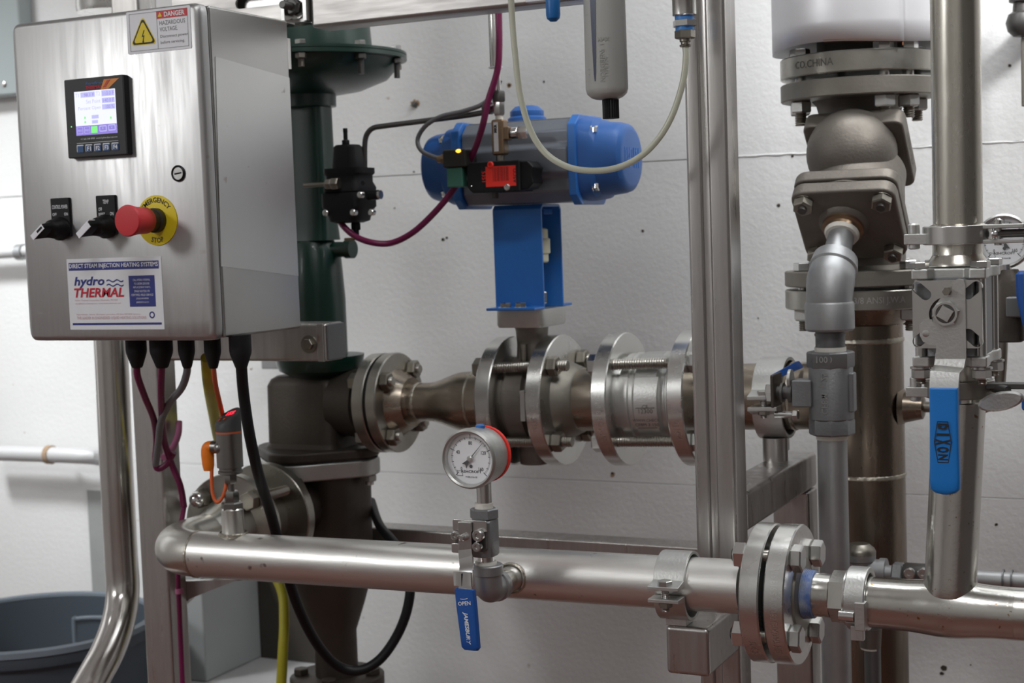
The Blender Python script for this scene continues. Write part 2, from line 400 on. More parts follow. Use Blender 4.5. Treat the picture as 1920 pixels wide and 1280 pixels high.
# ceiling lamps (housings; those over the front and upper-wall fills are made up too)
for x, y, z, L, what in ((-2.95, -1.35, 3.0, .55, 'added unseen high behind the photographer on the left'), (.4, -.9, 4.34, 1.5, 'above the photographer'), (-.15, 1.96, 2.78, 1.4, 'added unseen close to the wall above the pipes')):
    t = thing('ceiling_light', (x, y, z), 'long white light fixture '+what, 'light')
    obj('housing', MB().b2((x-L/2, y-.10, z), (x+L/2, y+.10, z+.05)), 'lamp_housing', t, bevel=.01)
    for k in (-.35, .35): obj('hanger', MB().cyl(V((x+k*L, y, z+.04)), V((x+k*L, y, CH)), .006, n=8), 'lamp_housing', t)

# ------------------------------------------------------------------ stainless skid frame
PX0, PX1 = A(1295, 640, 1.70).x, A(1373, 640, 1.70).x
PY0, PY1 = 1.70, 1.742
LX0, LX1 = A(258, 960, 1.70).x, A(309, 960, 1.70).x
fr = thing('equipment_frame', (PX0, 1.7, 0), 'brushed stainless steel tube frame carrying the pipes, valves and control cabinet', 'frame')
ztop = 2.0
W = PX1-PX0
def post_profile(W, D):
    # lips and groove shaped to imitate banded reflections on the face (v<0 is front)
    p = []
    def arc(cx, cy, r, a0, a1, n=5):
        for k in range(n+1):
            a = math.radians(a0+(a1-a0)*k/n); p.append((cx+r*math.cos(a), cy+r*math.sin(a)))
    r = .005; g0, g1, d = .37*W, .53*W, .0045
    arc(r, r, r, 180, 270); arc(g0-.004, .004, .004, 270, 360); p.append((g0+.001, d)); p.append((g1-.001, d))
    arc(g1+.004, .004, .004, 180, 270); arc(W-r, r, r, 270, 360); p.append((W, D)); p.append((0, D))
    return p
def post(x0, W, y0, D, z0, z1):
    return MB().prism(post_profile(W, D), V((x0, y0, z0)), X_, Y_, Z_, z1-z0)
obj('upright_post', post(PX0, W, PY0, .042, .0, ztop), 'frame', fr)
obj('upright_post', MB().b2((LX0, 1.70, 0), (LX1, 1.742, ztop)), 'frame', fr, bevel=.004)
yb = 2.03
obj('rear_post', MB().b2((PX0, yb, 0), (PX1, yb+.05, A(1396, 922, 1.745).z-.05)), 'frame', fr, bevel=.004)
zt_, zb2 = A(1396, 922, 1.745).z, A(1396, 996, 1.745).z
obj('support_arm', MB().b2((PX0, PY1, zb2), (PX1, yb+.05, zt_)), 'frame', fr, bevel=.005)
zc0, zc1 = A(1265, 1174, 1.585).z, A(1265, 1264, 1.585).z
obj('bracket_arm', MB().b2((PX0, 1.585, zc1), (PX1, PY0, zc0)), 'frame', fr, bevel=.005, seg=3)
yb2 = yb+.05; zr = A(1220, 1020, yb2).z
obj('rear_beam', MB().b2((A(600, 1000, yb).x, yb2, zr-.05), (PX0+.02, yb2+.045, zr)), 'frame', fr, bevel=.004)
zbm = A(835, 26, 1.70).z
obj('top_beam', MB().b2((A(583, 50, 1.70).x, 1.70, zbm), (PX0-.001, 1.745, zbm+.052)), 'beam', fr, bevel=.005)
# mounting rail over the cabinet with its slot and bolt
xr0, xr1 = A(330, 20, 1.72).x, A(578, 20, 1.72).x
zz = A(480, 52, 1.72).z
ol = rpoly(xr1-xr0, .09, .002); sl = rpoly(.075, .014, .0065, cx=.035, cy=-.012)
obj('mounting_rail', plate2d(ol, [sl], .004, V(((xr0+xr1)/2, 1.716, zz+.045)), X_, Z_, -Y_), 'beam', fr)
obj('rail_back', MB().b2((xr0, 1.725, zz), (xr1, 1.745, zz+.09)), 'bright', fr)
for px in (536, 577):
    q = A(px, 20, 1.70); obj('strap_edge', MB().b2((q.x-.0025, 1.692, zz-.002), (q.x+.0025, 1.716, zz+.09)), 'bright', fr)
q = A(556, 14, 1.712)
bo = obj('bolt', MB().thread(q, q-Y_*.034, .0052).hex(q-Y_*.006, -Y_, .011, .009, ph=.3), 'dark_metal', fr)
obj('washer', MB().ring(q-Y_*.001, -Y_, .006, .0155, .002), 'nickel', bo)
# cross member under the cabinet with the square tube end at its right
zu0, zu1 = A(612, 678, 1.70).z, A(612, 606, 1.70).z
xe = A(612, 640, 1.70).x
obj('cross_member', MB().b2((LX1-.01, 1.70, zu0), (xe, 1.746, zu1)), 'frame', fr, bevel=.004)
obj('end_cap', MB().b2((xe-.001, 1.7015, zu0+.0015), (xe+.002, 1.7445, zu1-.0015)), 'galv_dark', fr, bevel=.003)
obj('end_plate', MB().b2((xe-.013, 1.697, zu0), (xe-.003, 1.7005, zu1)), 'beam', fr, bevel=.001)
q = A(580, 645, 1.70); obj('bolt', MB().hex(q, -Y_, .008, .006).ring(q, -Y_, .006, .012, .002), 'bolt_old', fr)
# gusset right of the left post
a, b, c = A(330, 1090, 1.74), A(447, 1086, 1.74), A(356, 1122, 1.74)
d = A(338, 1140, 1.74)
obj('gusset', MB().add([a, b, c, d]+[p+Y_*.012 for p in (a, b, c, d)], [(0, 1, 2, 3), (7, 6, 5, 4), (0, 1, 5, 4), (1, 2, 6, 5), (2, 3, 7, 6), (3, 0, 4, 7)]), 'frame', fr)
obj('foot_plate', MB().b2((PX0-.03, 1.67, 0), (PX1+.03, 1.78, .008)), 'frame', fr)
obj('foot_plate', MB().b2((LX0-.03, 1.67, 0), (LX1+.03, 1.78, .008)), 'frame', fr)

# ------------------------------------------------------------------ control cabinet
CY = 1.48
def rect(x0, y0, x1, y1, Y=CY):
    a, b = A(x0, y0, Y), A(x1, y1, Y); return a.x, b.z, b.x, a.z
cx0 = A(36, 350, CY).x; cx1 = A(388, 330, CY).x
cz1 = (A(17, 48, CY).z+A(368, 1, CY).z)/2; cz0 = (A(57, 637, CY).z+A(402, 641, CY).z)/2
cb = thing('control_cabinet', ((cx0+cx1)/2, CY+.1, cz0), 'brushed stainless control cabinet with display, two selector switches and red emergency stop', 'cabinet')
obj('door', MB().loft(V(((cx0+cx1)/2, CY, (cz0+cz1)/2)), Y_, X_, [(0, (cx1-cx0)/2-.006, (cz1-cz0)/2-.006, 60), (.0018, (cx1-cx0)/2-.0025, (cz1-cz0)/2-.0025, 40), (.006, (cx1-cx0)/2, (cz1-cz0)/2, 40), (.016, (cx1-cx0)/2, (cz1-cz0)/2, 40)], 96), 'cabinet', cb)
obj('seal', MB().b2((cx0+.008, CY+.014, cz0+.008), (cx1-.004, CY+.021, cz1-.008)), 'gap', cb)
BX = cx1+.001; YK = 1.665
obj('body', MB().b2((cx0, CY+.0185, cz0+.002), (BX, YK, cz1-.002)), 'cabinet_side', cb, bevel=.003)
for bx in (((cx0+.03, YK, cz1-.06), (cx0+.06, 1.70, cz1-.02)), ((BX-.05, YK, cz1-.06), (BX-.02, 1.70, cz1-.02)), ((LX0, YK, cz0+.03), (LX1, 1.70, cz0+.06))):
    obj('mounting_lug', MB().b2(*bx), 'frame', cb)
# thin protective sheet on the right side, its upper edge slanting
pts = [AX(403, 106, BX), AX(581, 151, BX), AX(603, 514, BX), AX(414, 499, BX)]
for p in pts: p.y = min(p.y, YK-.002)
obj('side_sheet', MB().add(pts+[p+X_*.0007 for p in pts], [(0, 1, 2, 3), (7, 6, 5, 4), (0, 1, 5, 4), (1, 2, 6, 5), (2, 3, 7, 6), (3, 0, 4, 7)]), 'side_sheet', cb)
def on(px, py, off=.0): p = A(px, py, CY); p.y = CY-off; return p
def panel(name, x0, z0, x1, z1, m, par, y0=.0, y1=.0006, r=.0015):
    return obj(name, MB().prism(rpoly(x1-x0, z1-z0, r, 3), V(((x0+x1)/2, CY-y0, (z0+z1)/2)), X_, Z_, -Y_, y1-y0), m, par)
def fit(s, x0, z0, x1, z1, y, **k):
    """lettering stretched to fill a box on the door plane"""
    v, f = txt(s, .1, V((0, 0, 0)), X_, Z_, **k)
    a0, a1 = min(p.x for p in v), max(p.x for p in v); b0, b1 = min(p.z for p in v), max(p.z for p in v)
    return ([V((x0+(p.x-a0)/(a1-a0)*(x1-x0), CY-y, z0+(p.z-b0)/(b1-b0)*(z1-z0))) for p in v], f)
class L2:                                  # local frame: 0..1 across a sticker
    def __init__(s, x0, z0, x1, z1): s.b = (x0, z0, x1, z1)
    def __call__(s, u0, v0, u1, v1):
        x0, z0, x1, z1 = s.b; return (x0+u0*(x1-x0), z1-v1*(z1-z0), x0+u1*(x1-x0), z1-v0*(z1-z0))
# danger sticker
a = A(237, 27, CY); b = A(357, 6, CY); c = A(359, 89, CY); d = A(241, 104, CY)
x0, x1, z1, z0 = (a.x+d.x)/2, (b.x+c.x)/2, (a.z+b.z)/2, (c.z+d.z)/2
st = panel('warning_sticker', x0, z0, x1, z1, 'white', cb); q = L2(x0, z0, x1, z1)
def frame_lines(loc, u0, v0, u1, v1, t, m, par, y=.0009, name='border'):
    mb = MB(); x0, z0, x1, z1 = loc(u0, v0, u1, v1)
    for r in ((x0, z0, x1, z0+t), (x0, z1-t, x1, z1), (x0, z0, x0+t, z1), (x1-t, z0, x1, z1)):
        mb.b2((r[0], CY-y, r[1]), (r[2], CY-.0004, r[3]))
    return obj(name, mb, m, par)
frame_lines(q, .045, .055, .96, .94, .0004, 'grey_ink', st)
x_ = q(.48, 0, .484, 1); obj('divider', MB().b2((x_[0], CY-.0009, q(0, .055, 1, .94)[1]), (x_[0]+.0004, CY-.0004, q(0, .055, 1, .94)[3])), 'grey_ink', st)
r_ = q(.48, .055, .96, .235); panel('red_band', *r_, 'red', st, .0006, .0009, .0004)
obj('lettering', fit('DANGER', *q(.60, .085, .92, .205), .0011, bold=.003), 'white', st)
def tri(cx, cz, r, y0, y1, rd=.15):
    p = []
    for k in range(3):
        a = math.radians(90+120*k); tx, tz = r*(1-rd)*math.cos(a), r*(1-rd)*math.sin(a)
        for j in range(-2, 3):
            b = a+math.radians(30*j); p.append((tx+r*rd*math.cos(b), tz+r*rd*math.sin(b)))
    return MB().prism(p, V((cx, CY-y0, cz)), X_, Z_, -Y_, y1-y0)
tx = (q(.26, 0, .26, 1)[0]); w_ = x1-x0; h_ = z1-z0; tz = z1-h_*.58
obj('triangle_rim', tri(tx, tz, h_*.40, .0006, .0008), 'yellow', st); obj('triangle_edge', tri(tx, tz, h_*.365, .0008, .0010), 'ink', st); obj('triangle', tri(tx, tz, h_*.30, .0010, .0012), 'yellow', st)
bl = [(.10, .62), (-.22, -.10), (.00, -.06), (-.10, -.55), (-.17, -.52), (-.07, -.85), (.10, -.55), (.02, -.56), (.16, .08), (-.04, .04), (.22, .62)]
obj('lightning_bolt', MB().prism([(a*h_*.22, b*h_*.22-.001) for a, b in bl], V((tx, CY-.0012, tz)), X_, Z_, -Y_, .0002), 'ink', st)
obj('small_triangle', tri(q(.535, 0, .54, 1)[0], z1-h_*.155, h_*.065, .0009, .0011), 'yellow', st)
for s_, bx in (('HAZARDOUS', (.52, .29, .92, .39)), ('VOLTAGE.', (.52, .44, .80, .54)), ('Disconnect power', (.525, .62, .955, .71)), ('before servicing.', (.525, .76, .90, .85))):
    obj('lettering', fit(s_, *q(*bx), .0008, bold=.0005), 'grey_ink', st)
# display unit
a = A(120, 151, CY-.008); b = A(232, 139, CY-.008); c = A(240, 290, CY-.008); d = A(131, 297, CY-.008)
x0, x1, z1, z0 = (a.x+d.x)/2, (b.x+c.x)/2, (a.z+b.z)/2, (c.z+d.z)/2
dp = obj('display_unit', MB().b2((x0, CY-.010, z0), (x1, CY+.002, z1)), 'charcoal', cb, bevel=.0015)
obj('bezel_side', MB().b2((x1-.002, CY-.0095, z0+.001), (x1+.0008, CY+.001, z1-.001)), 'black', dp)
q = L2(x0, z0, x1, z1)
def dpan(name, bx, m, y0, y1, r=.0003, par=None): return panel(name, *q(*bx), m, par or dp, y0, y1, r)
dpan('screen', (.17, .165, .86, .72), 'screen', .010, .0103)
dpan('screen_bar', (.17, .60, .86, .72), 'screen_violet', .0103, .0105)
for bx in ((.28, .18, .52, .245), (.635, .175, .85, .25), (.635, .27, .85, .335), (.635, .35, .85, .415), (.45, .475, .565, .52), (.45, .54, .55, .58)):
    dpan('value_field', bx, 'screen_lilac', .0103, .0105)
for s_, bx in (('T1', (.19, .19, .25, .235)), ('T2', (.54, .185, .61, .235)), ('Set Point', (.37, .275, .61, .325)), ('Percent Open', (.23, .36, .61, .415))):
    obj('lettering', fit(s_, *q(*bx), .0105), 'screen_lilac', dp)
for s_, bx in (('98.1 F', (.34, .195, .51, .235)), ('110.0 F', (.66, .19, .84, .24)), ('140.0 F', (.66, .28, .84, .325)), ('100 %', (.70, .36, .83, .405))):
    obj('lettering', fit(s_, *q(*bx), .0107), 'screen_violet', dp)
for cx_, cy_ in ((.335, .50), (.335, .555), (.77, .525)): dpan('indicator', (cx_-.012, cy_-.014, cx_+.012, cy_+.014), 'screen_green', .0103, .0106)
dpan('soft_key', (.43, .615, .535, .70), 'screen_green', .0105, .0107)
for bx, s_ in (((.19, .615, .29, .70), 'MENU'), ((.315, .615, .41, .70), 'PID')):
    frame_lines(lambda u0, v0, u1, v1, q=q: q(u0, v0, u1, v1), *bx, .0004, 'screen_lilac', dp, y=.0107, name='key_frame')
    obj('lettering', fit(s_, *q(bx[0]+.015, .645, bx[2]-.015, .672), .0107), 'screen_lilac', dp)
for bx, s_ in (((.57, .615, .69, .69), '^'), ((.72, .61, .84, .685), 'v')):
    dpan('soft_key', bx, 'screen_lilac', .0105, .01065, .0012); dpan('soft_key', (bx[0]+.012, bx[1]+.012, bx[2]-.012, bx[3]-.012), 'screen_violet', .01065, .0108)
    obj('lettering', fit(s_, *q((bx[0]+bx[2])/2-.015, .635, (bx[0]+bx[2])/2+.015, .66), .0109), 'screen_lilac', dp)
obj('lettering', fit('hydro', *q(.37, .055, .66, .10), .0103, bold=.003, shear=.2), 'hmi_blue', dp)
obj('lettering', fit('THERMAL', *q(.37, .105, .64, .145), .0103, bold=.003, shear=.2), 'red_text', dp)
px0, pz0, px1, pz1 = q(.62, .04, .94, .16)
obj('flame_graphic', MB().add([V((px0, CY-.0103, pz0)), V((px0+.006, CY-.0103, pz1)), V((px1, CY-.0103, pz1)), V((px0+.012, CY-.0103, pz0))], [(0, 1, 2, 3)]), 'hmi_flame', dp)
obj('flame_stripe', MB().add([V((px0+.004, CY-.0106, pz0+.002)), V((px0+.011, CY-.0106, pz1-.001)), V((px0+.016, CY-.0106, pz1-.001)), V((px0+.008, CY-.0106, pz0+.002))], [(0, 1, 2, 3)]), 'hmi_flame_red', dp)
obj('lettering', fit('+1 262 548 8900  www.hydro-thermal.com', *q(.24, .755, .86, .785), .0103), 'white_text', dp)
dpan('rule', (.17, .815, .87, .82), 'white_text', .010, .0103, .0001)
for k in range(5):
    u = .17+.148*k
    dpan('key_highlight', (u-.004, .838, u+.108, .93), 'white_text', .010, .0104, .0008)
    dpan('function_key', (u+.010, .852, u+.112, .935), 'hmi_blue', .0104, .0109, .0008)
    if k: obj('lettering', fit('F%d' % k, *q(u+.03, .865, u+.095, .92), .0111, bold=.003), 'white', dp)
obj('led', MB().sphere(V((q(.09, .60, .09, .6)[0], CY-.010, q(0, .60, 1, .60)[1])), .0008, 8), 'led_green', dp)
# lock
c = on(335, 325)
lk = obj('lock', MB().lathe(c, -Y_, [(0, .0098), (.002, .0098), (.003, .0085), (.002, .0075), (0, .0075)], 32, cap=False), 'black', cb)
obj('lock_core', MB().cyl(c, c-Y_*.0015, .0075), 'cast_light', lk)
obj('lock_slot', MB().box(c-Y_*.0015, (.010, .001, .0016), u=V((.99, 0, .12)).normalized(), w=V((-.12, 0, .99)).normalized()), 'gap', lk)
# selector switches
for px, py, cxp, cyp, txts, lit in ((94, 372, 113, 424, (('CONTROL POWER', .10, .16, .92, .25), ('OFF', .10, .34, .32, .41), ('ON', .72, .34, .92, .41)), 0), (179, 367, 200, 417, (('TEMP', .38, .10, .68, .19), ('OFF', .14, .27, .32, .35), ('RESET', .14, .39, .46, .47), ('ON', .72, .38, .9, .46)), 1)):
    a = A(px, py, CY-.003); xx0, zz1 = a.x, a.z; xx1 = xx0+.0305; zz0 = zz1-.0545
    sw = obj('selector_switch', MB().b2((xx0, CY-.0035, zz0+.006), (xx1, CY+.001, zz1)), 'black', cb, bevel=.0012)
    q2 = L2(xx0, zz0, xx1, zz1)
    for s_, *bx in txts: obj('lettering', fit(s_, *q2(*bx), .0038, bold=.001), 'white', sw)
    kc = V(((xx0+xx1)/2+.0005, CY-.0035, zz1-.0385))
    obj('collar', MB().lathe(kc, -Y_, [(0, .0148), (.005, .0148), (.007, .0135), (.010, .0128), (.016, .0118), (.017, .010)], 36), 'black', sw)
    di = V((-.80, 0, -.60)).normalized(); dn = di.cross(Y_)
    kb = MB().loft(kc-Y_*.014, -Y_, di, [(0, .0118, .0118, 2), (.008, .0118, .0095, 2.4, .0, 0), (.011, .0125, .0060, 2.6, .003, 0), (.022, .0130, .0048, 3, .005, 0), (.0235, .0120, .0038, 3, .005, 0)], 36)
    obj('knob', kb, 'black', sw)
    obj('pointer', MB().box(kc+di*.006-Y_*.0373, (.0235, .0075, .0010), u=di, v=dn, w=-Y_) if not lit else MB().box(kc+di*.006-Y_*.0373, (.0235, .0082, .0012), u=di, v=dn, w=-Y_).box(kc+di*.0-dn*.0045-Y_*.031, (.016, .0015, .011), u=di, v=dn, w=-Y_), 'knob_white', sw, bevel=.0004)
    if not lit: obj('pointer_slot', MB().box(kc+di*.001-Y_*.0380, (.010, .0026, .0006), u=di, v=dn, w=-Y_), 'black', sw)
# emergency stop
c = on(295, 413)
es = obj('emergency_stop', MB().lathe(c, -Y_, [(0, .0305), (.0012, .0305), (.0014, .030), (.0014, 0)], 64), 'yellow', cb)
obj('lettering', txt('EMERGENCY', .0085, fn=lambda a, b: c-Y_*.0018+V((math.sin(a*.93/.0235), 0, math.cos(a*.93/.0235)))*(.0245+b), bold=.0001), 'ink', es)
obj('lettering', txt('STOP', .0085, fn=lambda a, b: c-Y_*.0018+V((math.sin(a*.93/.0245), 0, -math.cos(a*.93/.0245)))*(.0245-b), bold=.0001), 'ink', es)
obj('stem', MB().lathe(c, -Y_, [(0, .0150), (.008, .0150), (.009, .013), (.022, .012)], 36), 'coil', es)
bt = obj('button', MB().lathe(c-Y_*.020, -Y_, [(0, .0145), (.003, .0160), (.020, .0165), (.034, .0190), (.0365, .0178), (.037, .015), (.037, 0)], 44), 'red', es)
# maker's sticker
a = A(125, 487, CY); b = A(300, 479, CY); c = A(311, 617, CY); d = A(133, 618, CY)
x0, x1, z1, z0 = (a.x+d.x)/2, (b.x+c.x)/2, (a.z+b.z)/2, (c.z+d.z)/2
st = panel('information_sticker', x0, z0, x1, z1, 'white', cb, r=.0006); q = L2(x0, z0, x1, z1)
panel('heading_band', *q(.02, .055, .975, .165), 'navy', st, .0006, .0008, .0001)
obj('lettering', fit('DIRECT STEAM INJECTION HEATING SYSTEMS', *q(.027, .072, .968, .150), .0010, bold=.002), 'white', st)
obj('lettering', fit('hydro', *q(.07, .255, .40, .415), .0009, bold=.003, shear=.2), 'navy', st)
obj('lettering', fit('THERMAL', *q(.065, .415, .60, .545), .0010, bold=.003, shear=.2), 'red_text', st)
for v0 in (.30, .36):
    bx = q(.42, v0, .60, v0+.03); mb = MB(); n = 24; w_ = bx[2]-bx[0]; th = .0011
    vs = []
    for k in range(n+1):
        xx = bx[0]+w_*k/n; zz_ = bx[1]+.0012*math.sin(k/n*4*math.pi); vs += [V((xx, CY-.0009, zz_)), V((xx, CY-.0009, zz_+th*1.5))]
    mb.add(vs, [(2*k, 2*k+2, 2*k+3, 2*k+1) for k in range(n)]); obj('wave_mark', mb, 'navy', st)
bx = q(.655, .255, .925, .685); panel('blue_panel', *bx, 'navy', st, .0006, .0008, .0001)
for k, s_ in enumerate(('CALL HYDRO-THERMAL', 'TO ORDER GENUINE', 'REPLACEMENT PARTS,', 'SPARE HEATERS OR', 'CERTIFIED FIELD SERVICE', '(262)548-8900', '(800)952-0121')):
    wd = len(s_)/23*.115; obj('lettering', fit(s_, *q(.79-wd, .30+.052*k, .79+wd, .33+.052*k), .0010), 'white_text', st)
for s_, bx in (('Hydro-Thermal Corporation, Waukesha, WI USA', (.07, .575, .53, .603)), ('info@hydro-thermal.com  www.hydro-thermal.com', (.07, .62, .56, .645)), ('Hydroheater, Solaris, EZ Heater, Jetcooker, EZ Skid, EZTEMP Systems', (.08, .775, .76, .80))):
    obj('lettering', fit(s_, *q(*bx), .0009), 'pink_ink', st)
obj('lettering', fit('THE LEADER IN ENGINEERED LIQUID HEATING SOLUTIONS', *q(.08, .815, .82, .86), .0009), 'pink_ink', st)
cc = V((q(.88, 0, .88, 1)[0], CY-.0006, z1-(z1-z0)*.80)); obj('round_seal', MB().ring(cc, -Y_, .0026, .0042, .0003), 'navy', st)
panel('footer_band', *q(.03, .905, .975, .935), 'navy', st, .0006, .0008, .0001)
# cable glands under the cabinet
glands = [(255, 648, 20), (302, 648, 22), (349, 645, 16), (398, 645, 16), (450, 640, 21)]
GL = []
for i, (px, py, hw) in enumerate(glands):
    yy = CY+.045+.0*i; c = A(px, py, yy); c.z = cz0+.004; r = hw/sc(c)
    gl = obj('cable_gland', MB().lathe(c, -Z_, [(0, r), (.008, r), (.009, r*1.0), (.020, r*1.0), (.024, r*.95), (.040, r*.55), (.042, r*.45)], 12), 'black_matt', cb)
    GL.append((c-Z_*.040, r))
# ------------------------------------------------------------------ shared pieces
def nutstud(par, c, ax, rh=.0135, h=.012, rs=.0078, out=.008, ph=0, m='bolt_old', ms='stud', name='bolt'):
    """hex nut at c on a flange face with the threaded end sticking out along ax"""
    o = obj(name, MB().hex(c, ax, rh, h, ph=ph), m, par)
    if out: obj('thread', MB().thread(c+ax*h, c+ax*(h+out), rs).cyl(c-ax*.001, c+ax*h, rs, n=12), ms, o)
    return o
def flange(par, o, ax, r, th, m, hole=0, rb=.0015, name='flange'):
    ax = ax.normalized()
    return obj(name, MB().lathe(o, ax, [(0, 0), (0, r-rb), (rb, r), (th-rb, r), (th, r-rb), (th, 0)], 72), m, par)
def weld(par, o, ax, r, w=.005, name='weld_bead'):
    n = 90; ax = ax.normalized(); u, v = perp(ax); vs = []; fs = []
    for i in range(n):
        th = 2*math.pi*i/n; k = .0004*math.sin(i*2.4)+.0003*random.random(); d = u*math.cos(th)+v*math.sin(th)
        vs += [o+ax*(-w/2+k)+d*(r-.0003), o+ax*(-w/4)+d*(r+.0012+k), o+ax*(w/4)+d*(r+.0012-k), o+ax*(w/2-k)+d*(r-.0003)]
    for i in range(n):
        j = (i+1) % n; fs += [(4*i+k, 4*j+k, 4*j+k+1, 4*i+k+1) for k in range(3)]
    return obj(name, MB().add(vs, fs), 'weld', par)
def hexr(o, ax, r, h, **k): return MB().hex(o, ax, r, h, **k)

# ------------------------------------------------------------------ front product pipe (2 inch)
FY = 1.60
def FP(px): return A(px, 1049.5+.0606*(px-560), FY)
fa, fb = FP(372), FP(1395); fz = (fa.z+fb.z)/2
fa.z += (fz-fa.z)*.0; AXF = (fb-fa).normalized()
pr = .0302
pp = thing('product_pipe', FP(900), 'long bare stainless pipe running across the front below the pressure gauge', 'pipe')
obj('pipe', MB().cyl(fa, fb, pr, n=56), 'pipe', pp)
# elbow turning back towards the heater
Rb = .070
ec = fa+Y_*Rb; el = [ec+(-Y_*math.cos(t)-AXF*math.sin(t))*Rb for t in [math.pi/2*k/12 for k in range(13)]]
el.append(el[-1]+Y_*.04)
obj('elbow', MB().tube(el, pr*1.01, n=48, sub=0), 'elbow_pipe', pp)
weld(pp, fa, AXF, pr)
HY1 = el[-1].y
e1 = el[-1]
obj('weld_neck', MB().lathe(e1, Y_, [(0, pr), (.012, pr*1.05), (.05, pr*1.5), (.06, pr*1.6)], 48), 'elbow_pipe', pp)
f1 = e1+Y_*.055
print('flange px y', f1)
flange(pp, f1, Y_, .078, .018, 'flange_old')
f2 = f1+Y_*.085
flange(pp, f2, Y_, .080, .018, 'flange_old')
obj('spacer_ring', MB().lathe(f1+Y_*.018, Y_, [(0, .050), (.02, .050), (.022, .044), (.067, .044)], 56), 'flange_dull', pp)
obj('short_nozzle', MB().cyl(f2+Y_*.018, f2+Y_*.09, .045, n=40), 'cast_dark', pp)
for k in range(4):
    a = math.radians(45+90*k); c = f1+(X_*math.cos(a)+Z_*math.sin(a))*.060
    sb = obj('stud', MB().thread(c-Y_*.004, c+Y_*.110, .0078), 'stud', pp)
    obj('nut', hexr(c, -Y_, .0145, .014, ph=.4), 'bolt_old', sb)
    obj('nut', hexr(c+Y_*.104, Y_, .0145, .014), 'bolt_old', sb)
    if k == 1: obj('cap_nut', MB().sphere(c-Y_*.017, .0115, 24), 'bright', sb)
# sensor port on the pipe
s0 = FP(440); 
obj('port_collar', MB().lathe(s0, Z_, [(.022, .0175), (.030, .0165), (.034, .0148), (.062, .0145), (.064, .0130), (.064, 0)], 36), 'elbow_pipe', pp)
obj('thread_tape', MB().cyl(s0+Z_*.062, s0+Z_*.0675, .0120, n=24), 'tape', pp)
w_ = weld(pp, s0+Z_*.0295, Z_, .0185, .006)
# branch for the gauge
g0 = A(946, 1082, FY-.030)
gn = thing('gauge_elbow', g0, 'short threaded nipple and pipe elbow tapping the front pipe below the gauge valve', 'fitting')
gy = 1.510
ge = A(916, 1106, gy)
g0 = V((ge.x, FY-.028, ge.z+.0)); 
weld(pp, V((ge.x, FY-.0285, ge.z)), Y_, .0175, .006)
obj('nipple', MB().cyl(g0+Y_*.004, V((ge.x, gy, ge.z)), .0105, n=28), 'elbow_pipe', gn)
obj('socket', MB().lathe(V((ge.x, FY-.02, ge.z)), -Y_, [(0, .0150), (.014, .0150), (.018, .0125)], 28), 'elbow_pipe', gn)
obj('elbow', MB().tube([ge+Y_*.028, ge+Y_*.012, ge+V((0, .002, .002)), ge+Z_*.012, ge+Z_*.026], .0158, n=28, sub=5), 'galv', gn)
obj('band', MB().lathe(ge+Z_*.018, Z_, [(0, .0160), (.001, .0178), (.011, .0178), (.012, .0165)], 28).lathe(ge+Y_*.018, Y_, [(0, .0160), (.001, .0178), (.009, .0178), (.010, .0165)], 28), 'galv', gn)

